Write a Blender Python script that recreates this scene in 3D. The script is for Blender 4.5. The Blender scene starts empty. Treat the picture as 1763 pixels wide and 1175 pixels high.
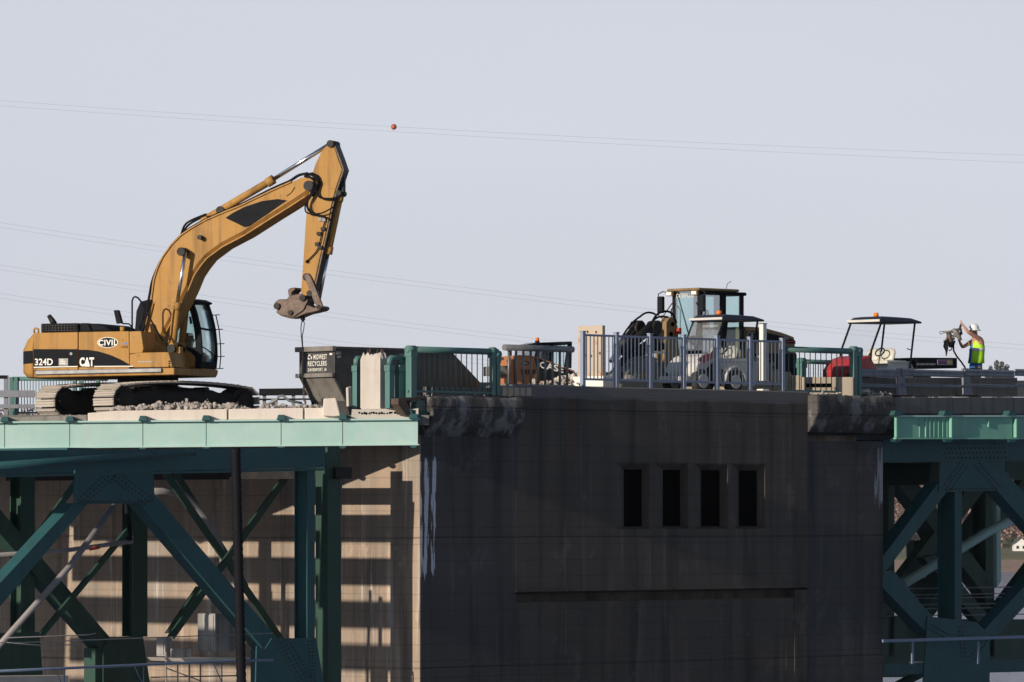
import bpy, bmesh, math, random
from mathutils import Vector, Matrix
R = math.radians
rnd = random.Random(7)
SC = bpy.context.scene
COL = SC.collection

# ------------------------------------------------------------------ camera
CAM_Y, FPX, CX, CY = -120.0, 9000.0, 881.5, 880.0
cd = bpy.data.cameras.new('camera')
cam = bpy.data.objects.new('camera', cd); COL.objects.link(cam)
cam.location = (0, CAM_Y, 0); cam.rotation_euler = (R(90), 0, 0)
cd.sensor_width = 36.0; cd.lens = 36.0*FPX/1763.0
cd.shift_y = (CY-587.0)/1763.0
cd.clip_start = 1.0; cd.clip_end = 12000.0
SC.camera = cam

# ------------------------------------------------------------------ light
SUN_AZ, SUN_EL = 45.8, 15.0            # sun stands left of and behind the camera
world = bpy.data.worlds.new('World'); SC.world = world; world.use_nodes = True
wn = world.node_tree; wn.nodes.clear()
sky = wn.nodes.new('ShaderNodeTexSky'); sky.sky_type = 'NISHITA'; sky.sun_disc = False
sky.sun_elevation = R(SUN_EL); sky.sun_rotation = R(180+90-SUN_AZ)
sky.altitude = 200; sky.air_density = 1.0; sky.dust_density = 0.05; sky.ozone_density = 1.5
bg = wn.nodes.new('ShaderNodeBackground'); bg.inputs['Strength'].default_value = 0.08
hs = wn.nodes.new('ShaderNodeHueSaturation'); hs.inputs['Saturation'].default_value = 0.9
out = wn.nodes.new('ShaderNodeOutputWorld')
# an even pale haze low over the whole horizon
wtc = wn.nodes.new('ShaderNodeTexCoord'); wsx = wn.nodes.new('ShaderNodeSeparateXYZ'); wmr = wn.nodes.new('ShaderNodeMapRange'); wmx = wn.nodes.new('ShaderNodeMix')
wn.links.new(wtc.outputs['Generated'], wsx.inputs[0]); wn.links.new(wsx.outputs['Z'], wmr.inputs['Value'])
wmr.interpolation_type = 'SMOOTHSTEP'; wmr.inputs['From Min'].default_value = .09; wmr.inputs['From Max'].default_value = .24
wmr.inputs['To Min'].default_value = .9; wmr.inputs['To Max'].default_value = 0.0
wmx.data_type = 'RGBA'; wno = wn.nodes.new('ShaderNodeTexNoise'); wmp = wn.nodes.new('ShaderNodeMapping'); wcr = wn.nodes.new('ShaderNodeMix'); wcr.data_type = 'RGBA'
wmp.inputs['Scale'].default_value = (1, 1, 6); wno.inputs['Scale'].default_value = 3.2; wno.inputs['Detail'].default_value = 6
wn.links.new(wtc.outputs['Generated'], wmp.inputs[0]); wn.links.new(wmp.outputs[0], wno.inputs['Vector']); wn.links.new(wno.outputs['Fac'], wcr.inputs[0])
wcr.inputs[6].default_value = (7.6, 7.88, 9.05, 1); wcr.inputs[7].default_value = (8.85, 9.18, 10.25, 1)       # thin uneven veil
wn.links.new(wcr.outputs[2], wmx.inputs[7])
wn.links.new(wmr.outputs[0], wmx.inputs[0]); wn.links.new(hs.outputs[0], wmx.inputs[6])
wn.links.new(sky.outputs[0], hs.inputs['Color']); wn.links.new(wmx.outputs[2], bg.inputs['Color'])
wn.links.new(bg.outputs[0], out.inputs['Surface'])
sl = bpy.data.lights.new('sun', 'SUN'); sl.energy = 5.0; sl.angle = R(0.5); sl.color = (1.0, 0.88, 0.73)
sun = bpy.data.objects.new('sun', sl); COL.objects.link(sun)
SDIR = Vector((-math.cos(R(SUN_AZ))*math.cos(R(SUN_EL)), -math.sin(R(SUN_AZ))*math.cos(R(SUN_EL)), math.sin(R(SUN_EL))))
sun.rotation_euler = SDIR.to_track_quat('Z', 'Y').to_euler(); sun.location = SDIR*300
vs = SC.view_settings; vs.view_transform = 'Standard'; vs.look = 'None'; vs.gamma = 1; vs.exposure = 0.0; vs.use_curve_mapping = False
SC.cycles.max_bounces = 6; SC.cycles.transparent_max_bounces = 16

# ------------------------------------------------------------------ frames and mesh building
class Fr:                                  # a place with a heading: local axes a (along), b (away to the left), z
    def __init__(s, o, yaw): s.o = Vector(o); s.yaw = R(yaw); s.c = math.cos(s.yaw); s.s = math.sin(s.yaw)
    def loc(s, w):
        d = Vector(w)-s.o; return Vector((d.x*s.c+d.y*s.s, -d.x*s.s+d.y*s.c, d.z))
    def wld(s, l): return s.o+Vector((l[0]*s.c-l[1]*s.s, l[0]*s.s+l[1]*s.c, l[2]))
    def _ray(s, px, py):
        o = s.loc((0, CAM_Y, 0)); dx = (px-CX)/FPX; dz = (CY-py)/FPX
        return o, Vector((dx*s.c+s.s, -dx*s.s+s.c, dz))
    def p(s, px, py, b=0.0):               # measured point on the plane b = const
        o, d = s._ray(px, py); t = (b-o.y)/d.y; return o+d*t
    def q(s, px, py, a=0.0):               # measured point on the plane a = const
        o, d = s._ray(px, py); t = (a-o.x)/d.x; return o+d*t
    def P(s, pts, b=0.0): return [(v.x, v.z) for v in (s.p(x, y, b) for x, y in pts)]
    def Q(s, pts, a=0.0): return [(v.y, v.z) for v in (s.q(x, y, a) for x, y in pts)]
    def sub(s, l, dyaw=0): return Fr(s.wld(l), math.degrees(s.yaw)+dyaw)
W0 = Fr((0, 0, 0), 0)
FRAME = {}

class MB:
    def __init__(s): s.v = []; s.f = []; s.sm = []
    def add(s, vs, fs, sm=False):
        n = len(s.v); s.v += [tuple(v) for v in vs]
        s.f += [tuple(i+n for i in f) for f in fs]
        s.sm += [sm]*len(fs) if isinstance(sm, bool) else sm
        return s
    def box(s, x0, x1, y0, y1, z0, z1):
        return s.add([(x, y, z) for x in (x0, x1) for y in (y0, y1) for z in (z0, z1)],
                     [(0,1,3,2),(4,6,7,5),(0,4,5,1),(2,3,7,6),(0,2,6,4),(1,5,7,3)])
    def prism(s, poly, y0, y1):            # polygon in (a, z) extruded along b
        n = len(poly)
        return s.add([(x, y0, z) for x, z in poly]+[(x, y1, z) for x, z in poly],
                     [tuple(range(n)), tuple(range(2*n-1, n-1, -1))]+[(i, (i+1) % n, n+(i+1) % n, n+i) for i in range(n)])
    def prismx(s, poly, x0, x1):           # polygon in (b, z) extruded along a
        n = len(poly)
        return s.add([(x0, y, z) for y, z in poly]+[(x1, y, z) for y, z in poly],
                     [tuple(range(n)), tuple(range(2*n-1, n-1, -1))]+[(i, (i+1) % n, n+(i+1) % n, n+i) for i in range(n)])
    def slab(s, poly, z0, z1):
        n = len(poly)
        return s.add([(x, y, z0) for x, y in poly]+[(x, y, z1) for x, y in poly],
                     [tuple(range(n)), tuple(range(2*n-1, n-1, -1))]+[(i, (i+1) % n, n+(i+1) % n, n+i) for i in range(n)])
    def tube(s, pts, r, n=8, caps=True):
        pts = [Vector(p) for p in pts]; m = len(pts)
        rs = r if isinstance(r, (list, tuple)) else [r]*m
        t0 = (pts[1]-pts[0]).normalized()
        up = Vector((0, 0, 1)) if abs(t0.z) < .9 else Vector((1, 0, 0))
        nx = t0.cross(up).normalized(); vs = []
        for i, p in enumerate(pts):
            t = ((pts[min(i+1, m-1)]-p).normalized() + (p-pts[max(i-1, 0)]).normalized())
            t = t.normalized() if t.length > 1e-6 else t0
            nx = (nx-t*nx.dot(t)).normalized(); ny = t.cross(nx)
            for k in range(n):
                a = 2*math.pi*k/n; vs.append(p+(nx*math.cos(a)+ny*math.sin(a))*rs[i])
        fs = []; sm = []
        for i in range(m-1):
            for k in range(n):
                fs.append((i*n+k, i*n+(k+1) % n, (i+1)*n+(k+1) % n, (i+1)*n+k)); sm.append(True)
        if caps:
            fs += [tuple(range(n)), tuple(range(m*n-1, (m-1)*n-1, -1))]; sm += [False, False]
        return s.add(vs, fs, sm)
    def cyl(s, p0, p1, r, r1=None, n=16): return s.tube([p0, p1], [r, r if r1 is None else r1], n)
    def bar(s, p0, p1, w, d, up=(0, 1, 0)):  # rectangular bar, w across, d along up
        p0 = Vector(p0); p1 = Vector(p1); t = (p1-p0).normalized(); u = Vector(up)
        n = t.cross(u).normalized(); u = n.cross(t).normalized()
        vs = [p+n*(sx*w/2)+u*(sy*d/2) for p in (p0, p1) for sx, sy in ((-1,-1),(1,-1),(1,1),(-1,1))]
        return s.add(vs, [(0,1,2,3),(7,6,5,4),(0,4,5,1),(1,5,6,2),(2,6,7,3),(3,7,4,0)])
    def ball(s, c, r, nu=14, nv=8):
        r = (r, r, r) if not isinstance(r, (tuple, list)) else r
        vs = [(c[0], c[1], c[2]-r[2])]
        for j in range(1, nv):
            a = -math.pi/2+math.pi*j/nv
            vs += [(c[0]+r[0]*math.cos(a)*math.cos(2*math.pi*k/nu), c[1]+r[1]*math.cos(a)*math.sin(2*math.pi*k/nu), c[2]+r[2]*math.sin(a)) for k in range(nu)]
        vs.append((c[0], c[1], c[2]+r[2])); L = len(vs)-1; fs = []
        for k in range(nu):
            fs.append((0, 1+(k+1) % nu, 1+k)); fs.append((L, L-nu+k, L-nu+(k+1) % nu))
        for j in range(nv-2):
            for k in range(nu):
                a = 1+j*nu; fs.append((a+k, a+(k+1) % nu, a+nu+(k+1) % nu, a+nu+k))
        return s.add(vs, fs, True)
    def rock(s, c, r, g=rnd):
        t = 1.618; q = [(-1,t,0),(1,t,0),(-1,-t,0),(1,-t,0),(0,-1,t),(0,1,t),(0,-1,-t),(0,1,-t),(t,0,-1),(t,0,1),(-t,0,-1),(-t,0,1)]
        F = [(0,11,5),(0,5,1),(0,1,7),(0,7,10),(0,10,11),(1,5,9),(5,11,4),(11,10,2),(10,7,6),(7,1,8),(3,9,4),(3,4,2),(3,2,6),(3,6,8),(3,8,9),(4,9,5),(2,4,11),(6,2,10),(8,6,7),(9,8,1)]
        sx, sy, sz = (g.uniform(.6, 1.2) for _ in range(3))
        return s.add([(c[0]+x*r/1.9*sx*g.uniform(.75,1.2), c[1]+y*r/1.9*sy*g.uniform(.75,1.2), c[2]+z*r/1.9*sz*g.uniform(.75,1.2)) for x, y, z in q], F)
    def loft(s, rings, caps=True, sm=True):
        n = len(rings[0]); vs = [p for r in rings for p in r]; fs = []
        for i in range(len(rings)-1):
            for k in range(n): fs.append((i*n+k, i*n+(k+1) % n, (i+1)*n+(k+1) % n, (i+1)*n+k))
        sl = [sm]*len(fs)
        if caps: fs += [tuple(range(n-1, -1, -1)), tuple(range((len(rings)-1)*n, len(rings)*n))]; sl += [False, False]
        return s.add(vs, fs, sl)
    def mesh(s, name, mat):
        me = bpy.data.meshes.new(name); me.from_pydata([tuple(v) for v in s.v], [], s.f); me.validate(verbose=False)
        if len(me.polygons) == len(s.sm): me.polygons.foreach_set('use_smooth', s.sm)
        bm = bmesh.new(); bm.from_mesh(me); bmesh.ops.recalc_face_normals(bm, faces=bm.faces); bm.to_mesh(me); bm.free()
        me.materials.append(mat); return me
    def build(s, name, mat, parent=None, fr=None, bevel=0, stuff=False):
        o = bpy.data.objects.new(name, s.mesh(name, mat)); COL.objects.link(o)
        place(o, parent, fr)
        if bevel:
            m = o.modifiers.new('bevel', 'BEVEL'); m.width = bevel; m.segments = 2; m.limit_method = 'ANGLE'; m.angle_limit = R(35)
        if stuff: o['kind'] = 'stuff'
        return o
def place(o, parent, fr):
    pf = FRAME[parent.name] if parent else W0
    fr = fr or pf
    o.parent = parent; o.location = pf.loc(fr.o); o.rotation_euler = (0, 0, fr.yaw-pf.yaw); FRAME[o.name] = fr
def thing(name, label, cat, fr, group=None):
    o = bpy.data.objects.new(name, None); COL.objects.link(o); o.empty_display_size = .2
    place(o, None, fr); o['label'] = label; o['category'] = cat
    if group: o['group'] = group
    return o
def tag(o, label, cat, group=None):
    o['label'] = label; o['category'] = cat
    if group: o['group'] = group
    return o
def struct(name, mb, mat, fr=W0):
    o = mb.build(name, mat, None, fr); o['kind'] = 'structure'; return o
def again(o, off, rot=None):               # another copy of a part, sharing its mesh
    c = o.copy(); COL.objects.link(c); FRAME[c.name] = FRAME[o.name]
    c.location = o.location+Vector(off)
    if rot is not None: c.rotation_euler = rot
    return c
def text(body, name, mat, parent, fr, m, w, h, ext=.004, bold=.0, gap=1.0):
    """flat lettering fitted to w x h; m maps (x, y, depth) of the text plane to local coordinates"""
    cu = bpy.data.curves.new(name, 'FONT'); cu.body = body; cu.size = 1; cu.offset = bold; cu.resolution_u = 3; cu.space_character = gap
    t = bpy.data.objects.new('t', cu); COL.objects.link(t)
    me = bpy.data.meshes.new_from_object(t.evaluated_get(bpy.context.evaluated_depsgraph_get()))
    bpy.data.objects.remove(t)
    xs = [v.co.x for v in me.vertices]; ys = [v.co.y for v in me.vertices]
    x0, x1, y0, y1 = min(xs), max(xs), min(ys), max(ys)
    for v in me.vertices:
        v.co = Vector(m((v.co.x-x0)/(x1-x0)*w, (v.co.y-y0)/(y1-y0)*h, ext))
    me.materials.clear(); me.materials.append(mat); me.name = name
    o = bpy.data.objects.new(name, me); COL.objects.link(o); place(o, parent, fr); return o

# ------------------------------------------------------------------ materials
class NT:
    def __init__(s, name):
        s.m = bpy.data.materials.new(name); s.m.use_nodes = True; s.t = s.m.node_tree
        s.b = s.t.nodes['Principled BSDF']; s.o = s.t.nodes['Material Output']
        s.tc = s.t.nodes.new('ShaderNodeTexCoord')
    def n(s, k, **kw):
        x = s.t.nodes.new(k)
        for a, v in kw.items(): setattr(x, a, v)
        return x
    def l(s, a, b): s.t.links.new(a, b)
    def put(s, sock, v):
        if hasattr(v, 'is_linked') or isinstance(v, bpy.types.NodeSocket): s.l(v, sock)
        elif isinstance(v, (tuple, list)) and len(v) == 3 and sock.type == 'RGBA': sock.default_value = (*v, 1)
        else: sock.default_value = v
    def mth(s, op, a, b=0.0, c=None, clamp=False):
        x = s.n('ShaderNodeMath', operation=op, use_clamp=clamp); s.put(x.inputs[0], a); s.put(x.inputs[1], b)
        if c is not None: s.put(x.inputs[2], c)
        return x.outputs[0]
    def noise(s, scale=(1, 1, 1), detail=4, rough=.55, off=(0, 0, 0)):
        mp = s.n('ShaderNodeMapping'); mp.inputs['Scale'].default_value = scale if isinstance(scale, tuple) else (scale,)*3
        mp.inputs['Location'].default_value = off
        s.l(s.tc.outputs['Object'], mp.inputs['Vector'])
        x = s.n('ShaderNodeTexNoise'); x.inputs['Scale'].default_value = 1; x.inputs['Detail'].default_value = detail; x.inputs['Roughness'].default_value = rough
        s.l(mp.outputs[0], x.inputs['Vector']); return x.outputs['Fac']
    def step(s, v, a, b):                  # smooth 0..1 between a and b
        x = s.n('ShaderNodeMapRange', interpolation_type='SMOOTHSTEP'); s.put(x.inputs['Value'], v)
        x.inputs['From Min'].default_value = a; x.inputs['From Max'].default_value = b
        x.inputs['To Min'].default_value = 0; x.inputs['To Max'].default_value = 1; return x.outputs[0]
    def mix(s, f, a, b):
        x = s.n('ShaderNodeMix', data_type='RGBA'); s.put(x.inputs[0], f); s.put(x.inputs[6], a); s.put(x.inputs[7], b); return x.outputs[2]
    def xyz(s):
        x = s.n('ShaderNodeSeparateXYZ'); s.l(s.tc.outputs['Object'], x.inputs[0]); return x.outputs
    def bump(s, h, dist=.01, strength=.6):
        x = s.n('ShaderNodeBump'); x.inputs['Strength'].default_value = strength; x.inputs['Distance'].default_value = dist
        s.put(x.inputs['Height'], h); s.l(x.outputs[0], s.b.inputs['Normal'])
def mul(c, k): return tuple(min(1, x*k) for x in c)
def mk(name, col, rough=.6, metal=0.0, var=.18, vs=1.6, streak=0.0, streak_col=(.05, .045, .04), rust=0.0, rust_col=(.16, .055, .02),
       spots=(.62, .72), rs=3.0, bump=.004, bs=30, spec=.4, dust=0.0, dust_col=(.35, .31, .26), rand=.06):
    t = NT(name); c = t.mix(t.noise(vs, 5), mul(col, 1-var), mul(col, 1+var))
    oi = t.n('ShaderNodeObjectInfo')
    c = t.mix(t.mth('MULTIPLY', oi.outputs['Random'], rand*2), c, mul(col, .6))
    if dust: c = t.mix(t.mth('MULTIPLY', t.step(t.noise(vs*1.7, 6, .65, (3, 1, 7)), .35, .75), dust), c, dust_col)
    if streak: c = t.mix(t.mth('MULTIPLY', t.step(t.noise((5, 5, .35), 6, .6, (9, 2, 4)), .45, .72), streak), c, streak_col)
    if rust: c = t.mix(t.mth('MULTIPLY', t.step(t.noise(rs, 6, .7, (5, 8, 1)), *spots), rust), c, rust_col)
    t.l(c, t.b.inputs['Base Color'])
    r = t.mth('MULTIPLY_ADD', t.noise(vs*3, 4), .3, rough-.15, True); t.l(r, t.b.inputs['Roughness'])
    t.b.inputs['Metallic'].default_value = metal; t.b.inputs['Specular IOR Level'].default_value = spec
    if bump: t.bump(t.noise(bs, 5), bump)
    return t.m
def glass(name, tint, refl=.12, fres=.6, dirt=.12):
    t = NT(name); tr = t.n('ShaderNodeBsdfTransparent'); tr.inputs[0].default_value = (*tint, 1)
    gl = t.n('ShaderNodeBsdfGlossy'); gl.inputs['Roughness'].default_value = .04; gl.inputs[0].default_value = (.9, .95, 1, 1)
    df = t.n('ShaderNodeBsdfDiffuse'); df.inputs[0].default_value = (.5, .52, .5, 1)
    lw = t.n('ShaderNodeLayerWeight'); lw.inputs[0].default_value = .35
    m1 = t.n('ShaderNodeMixShader'); m2 = t.n('ShaderNodeMixShader')
    t.l(t.mth('ADD', t.mth('MULTIPLY', lw.outputs['Fresnel'], fres), refl, clamp=True), m1.inputs[0]); t.l(tr.outputs[0], m1.inputs[1]); t.l(gl.outputs[0], m1.inputs[2])
    t.l(t.mth('MULTIPLY', t.noise(4, 5), dirt), m2.inputs[0]); t.l(m1.outputs[0], m2.inputs[1]); t.l(df.outputs[0], m2.inputs[2])
    t.l(m2.outputs[0], t.o.inputs['Surface']); return t.m

M = {}
M['yellow'] = mk('machine yellow', (.40, .21, .055), .62, var=.10, spec=.2, streak=.7, streak_col=(.17, .095, .04), rust=.7, rs=7, spots=(.60, .70), rust_col=(.13, .075, .035), dust=.2, dust_col=(.36, .25, .13), bump=.002)
M['tan'] = mk('loader tan', (.24, .15, .06), .6, var=.15, streak=.4, dust=.3, dust_col=(.3, .24, .17), bump=.001)
M['black'] = mk('black panel', (.010, .012, .016), .8, dust=.15, dust_col=(.035, .033, .03), bump=.001, spec=.12)
M['rubber'] = mk('rubber', (.018, .018, .019), .75, dust=.3, dust_col=(.1, .09, .08))
M['grease_shade'] = mk('greasy and shade-dark steel', (.014, .013, .014), .6, .0, dust=.35, dust_col=(.06, .05, .04), spec=.25)  # also stands for shade on the rivets and the first floor beam
M['chrome'] = mk('chrome rod', (.75, .76, .78), .22, 1.0, var=.05, bump=0)
M['brownsteel'] = mk('worn brown steel', (.085, .056, .044), .55, .3, var=.35, vs=4, dust=.4, dust_col=(.17, .125, .10), rust=.6)
M['shoe'] = mk('track shoe steel', (.46, .41, .36), .5, .2, var=.25, vs=5, rust=.35, rust_col=(.2, .13, .09))
M['orange'] = mk('orange lamp', (.75, .18, .015), .3, var=.05, bump=0)
M['white'] = mk('white paint', (.74, .73, .70), .5, var=.06, streak=.2, streak_col=(.4, .36, .3), bump=.001)
M['print'] = mk('white print', (.78, .76, .70), .6, var=.04, bump=0)
M['greyprint'] = mk('grey print', (.33, .33, .32), .6, var=.04, bump=0)
M['steelgrey'] = mk('galvanised steel', (.20, .205, .215), .5, .4, var=.2, streak=.4, streak_col=(.1, .09, .085), rust=.25)
M['guard'] = mk('weathered galvanised guardrail', (.20, .21, .245), .6, .0, var=.2, streak=.4, streak_col=(.07, .065, .06), rust=.15)
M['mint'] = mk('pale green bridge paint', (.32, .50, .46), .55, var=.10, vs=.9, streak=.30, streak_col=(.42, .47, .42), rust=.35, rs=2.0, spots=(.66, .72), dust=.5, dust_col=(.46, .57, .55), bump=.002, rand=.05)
M['rightgreen'] = mk('green girder paint', (.17, .40, .31), .55, var=.2, vs=1.2, streak=.4, streak_col=(.16, .28, .22), rust=.35, spots=(.64, .72))
M['railgreen'] = mk('green railing paint', (.075, .175, .165), .5, var=.15, streak=.3, streak_col=(.25, .2, .14), rust=.4, spots=(.6, .68), rs=6, bump=.001)
M['teal'] = mk('shade-darkened truss paint', (.015, .078, .085), .6, var=.18, vs=1.2, streak=.35, streak_col=(.03, .04, .04), rust=.3, spots=(.66, .74), dust=.3, dust_col=(.04, .09, .095), bump=.003)  # same bridge paint as mint, darkened so the colour carries the truss shade
M['green'] = mk('shade-darkened bracing paint', (.022, .062, .044), .6, var=.2, streak=.4, streak_col=(.02, .03, .025), rust=.35, spots=(.62, .72), bump=.003)  # bridge paint again, darkened for members lying deep in shade
M['blue'] = mk('blue fence paint', (.25, .285, .38), .45, var=.08, rust=.1, bump=.001)
M['fencewhite'] = mk('sun-paled fence paint', (.58, .58, .58), .45, var=.08, bump=.001)  # same fence paint made paler: sun on the thin bars put into colour
M['concrete'] = mk('pale concrete', (.49, .45, .41), .85, var=.14, vs=2.5, streak=.35, streak_col=(.34, .28, .22), rust=.3, rust_col=(.3, .2, .13), spots=(.6, .75), bump=.012, bs=25)
M['kerb'] = mk('bleached kerb concrete', (.66, .58, .52), .85, var=.12, vs=2.5, streak=.35, streak_col=(.45, .37, .30), rust=.4, rust_col=(.36, .24, .16), spots=(.6, .75), bump=.012, bs=25)
M['barrier'] = mk('barrier concrete', (.40, .34, .27), .85, var=.14, vs=2, streak=.5, streak_col=(.22, .17, .13), bump=.01)
M['curb'] = mk('dirty curb concrete', (.15, .145, .14), .85, var=.2, vs=2, streak=.5, streak_col=(.06, .055, .05), bump=.01)
M['rubble'] = mk('rubble', (.36, .325, .295), .9, var=.45, vs=6, rand=.1)
M['case'] = mk('skid steer orange', (.42, .15, .05), .5, var=.12, dust=.35, dust_col=(.4, .25, .15), bump=.001)
M['red'] = mk('red body', (.36, .018, .025), .35, var=.08, dust=.2, bump=.001)
M['cartgrey'] = mk('dusty grey body', (.56, .55, .53), .6, var=.12, dust=.3, bump=.001)
M['navy'] = mk('dark canopy', (.02, .022, .035), .4, var=.1, bump=.001)
M['cream'] = mk('cream seat vinyl', (.55, .53, .46), .45, var=.06, bump=.001)
M['dumpster'] = mk('dumpster paint', (.04, .04, .043), .5, .0, var=.2, streak=.5, streak_col=(.09, .085, .08), rust=.3, dust=.4, dust_col=(.11, .105, .10), bump=.003)
M['bare'] = mk('scuffed bare steel', (.26, .24, .22), .6, .3, var=.25, streak=.6, streak_col=(.1, .09, .08), rust=.4, spots=(.58, .7))
M['rustwhite'] = mk('rusty white plate', (.47, .39, .31), .6, var=.14, rust=.9, rs=5, spots=(.58, .66), rust_col=(.42, .17, .07), streak=.3, streak_col=(.45, .33, .23))
M['pipe'] = mk('grey conduit', (.26, .24, .24), .6, .1, var=.15, streak=.2)
M['bluepipe'] = mk('blue grey rail', (.15, .20, .30), .5, .2, var=.1)
M['redband'] = mk('red band', (.40, .05, .03), .5)
M['hose'] = mk('black hose', (.008, .008, .011), .7, spec=.1)
M['boxgrey'] = mk('weathered cabinet', (.30, .29, .28), .65, var=.15, streak=.7, streak_col=(.09, .085, .08))
M['wire'] = mk('wire', (.20, .20, .22), .6, bump=0)
M['skin'] = mk('skin', (.42, .22, .15), .6, var=.05, bump=0, rand=0)
M['vest'] = mk('lime vest', (.42, .78, .03), .7, var=.08, bump=.002)
M['silver'] = mk('reflective tape', (.6, .6, .6), .4, bump=0)
M['bluecloth'] = mk('blue cloth', (.03, .14, .48), .85, var=.1)
M['denim'] = mk('grey trousers', (.13, .13, .135), .9, var=.15)
M['helmet'] = mk('white helmet', (.78, .78, .78), .35, var=.03, bump=0)
M['boot'] = mk('boots', (.10, .06, .03), .8)
M['glass'] = glass('cab glass', (.86, .95, .94), .08, .35, .08)
M['glassteal'] = glass('tinted cab glass', (.60, .82, .80), .08, .35, .08)
M['glassgrey'] = glass('dusty plastic screen', (.74, .75, .78), .06, .3, .35)
M['lampglass'] = mk('lamp lens', (.8, .8, .78), .15, bump=0)
M['stripered'] = mk('red stripe', (.45, .05, .03), .5, bump=0)
M['decal'] = mk('purple decal', (.16, .06, .16), .5, bump=0)
M['decalyellow'] = mk('yellow decal', (.6, .42, .1), .5, bump=0)
M['void'] = mk('hole shade black', (.002, .002, .0025), .95, bump=0, spec=0.0, rand=0)  # near-black put in for the shade inside holes and slots
# ------------------------------------------------------------------ special materials
def pier_material(kind='front'):
    t = NT('stained pier concrete toned for light ' + kind); x, y, z = t.xyz()
    base = {'front': (.078, .063, .053), 'butt': (.056, .052, .054), 'wall': (.31, .235, .175), 'cap': (.058, .053, .051)}[kind]  # front, butt and cap carry the pier's shade as darker base colours
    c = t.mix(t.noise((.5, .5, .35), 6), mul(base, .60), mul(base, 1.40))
    c = t.mix(t.mth('MULTIPLY', t.step(t.noise((2.2, 2.2, .12), 6, .6, (1, 5, 2)), .45, .70), .75), c, mul(base, .36))      # runs of dirt
    c = t.mix(t.mth('MULTIPLY', t.step(t.noise((3.5, 3.5, .2), 5, .6, (7, 3, 0)), .55, .72), .55), c, tuple(min(1, v*1.8+.02) for v in base))
    c = t.mix(t.mth('MULTIPLY', t.step(t.noise((.9, .9, .55), 7, .72, (3, 6, 9)), .56, .64), .55), c, tuple(min(1, v*1.5+.012) for v in base))   # patches and bloom  # lime runs
    board = t.step(t.mth('ABSOLUTE', t.mth('SUBTRACT', t.mth('FRACT', t.mth('MULTIPLY', z, 2.6)), .5)), .44, .5)      # board marks
    c = t.mix(t.mth('MULTIPLY', board, t.mth('MULTIPLY', t.noise((1.2, 1.2, 6), 3), .5)), c, mul(base, .35))
    lift = t.step(t.mth('ABSOLUTE', t.mth('SUBTRACT', t.mth('FRACT', t.mth('MULTIPLY', t.mth('ADD', z, .62), .3333)), .5)), .488, .498)  # pour joints
    c = t.mix(t.mth('MULTIPLY', lift, t.mth('MULTIPLY', t.noise((.8, .8, 1), 4), .85)), c, mul(base, .3))
    if kind in ('front', 'butt'):          # paint / lime splash round both outer corners
        def splash(cx, half, z0, z1, off, lim):
            d = t.mth('ABSOLUTE', t.mth('SUBTRACT', x, cx))
            m = t.mth('SUBTRACT', 1.0, t.step(d, half*.35, half))
            m = t.mth('MULTIPLY', m, t.mth('MULTIPLY', t.step(z, z0, z0+.9), t.mth('SUBTRACT', 1.0, t.step(z, z1-.5, z1))))
            v = t.mth('ADD', t.noise((7.5, 7.5, .55), 6, .62, off), t.mth('MULTIPLY', t.mth('SUBTRACT', m, 1.0), .5))
            return t.step(v, lim, lim+.03)
        c = t.mix(t.mth('MULTIPLY', splash(.05, .95, -2.2, 1.6, (2, 2, 2), .49), .9), c, (.50, .53, .60))
        c = t.mix(t.mth('MULTIPLY', splash(16.15, .6, -.6, 2.0, (2, 6, 3), .50), .6), c, (.36, .38, .42))
        c = t.mix(t.mth('MULTIPLY', splash(2.0, .9, .3, 1.5, (3, 2, 8), .57), .7), c, (.45, .48, .55))
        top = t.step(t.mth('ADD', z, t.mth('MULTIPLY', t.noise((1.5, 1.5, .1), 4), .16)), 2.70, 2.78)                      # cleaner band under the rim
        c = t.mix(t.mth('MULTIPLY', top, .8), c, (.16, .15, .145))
        ru = t.mth('SUBTRACT', 1.0, t.step(t.mth('ABSOLUTE', t.mth('SUBTRACT', x, 5.0)), .03, .10))
        ru = t.mth('MULTIPLY', ru, t.mth('MULTIPLY', t.step(z, .6, 2.4), t.mth('SUBTRACT', 1.0, t.step(z, 2.5, 2.65))))
        c = t.mix(t.mth('MULTIPLY', ru, .6), c, (.12, .04, .02))
    if kind == 'cap':
        c = t.mix(t.mth('MULTIPLY', t.step(t.noise((3, 3, 1.4), 6, .7, (4, 4, 4)), .47, .62), .8), c, (.22, .215, .215))
    if kind == 'wall':
        c = t.mix(t.mth('MULTIPLY', t.step(t.noise((.5, .5, .22), 7, .7, (6, 1, 4)), .42, .66), .6), c, (.23, .21, .19))
        c = t.mix(t.mth('MULTIPLY', t.step(t.noise((1, 1.6, .10), 7, .7, (2, 1, 7)), .52, .66), .6), c, (.12, .095, .08))
        c = t.mix(t.mth('MULTIPLY', t.step(t.noise((1.0, 3.0, .16), 6, .7, (4, 9, 4)), .56, .66), .6), c, (.52, .49, .46))
        c = t.mix(t.mth('MULTIPLY', t.step(t.noise((1.0, 9.0, .5), 6, .7, (1, 9, 4)), .66, .70), t.mth('SUBTRACT', 1.0, t.step(y, .1, .5))), c, (.75, .74, .72))
    t.l(c, t.b.inputs['Base Color']); t.b.inputs['Roughness'].default_value = .9
    h = t.mth('SUBTRACT', t.noise((9, 9, 14), 6, .7), t.mth('ADD', t.mth('MULTIPLY', board, .5), t.mth('MULTIPLY', lift, 1.5)))
    t.bump(h, .02, .7); return t.m
M['pier'] = pier_material('front'); M['butt'] = pier_material('butt'); M['wall'] = pier_material('wall'); M['cap'] = pier_material('cap')

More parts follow.
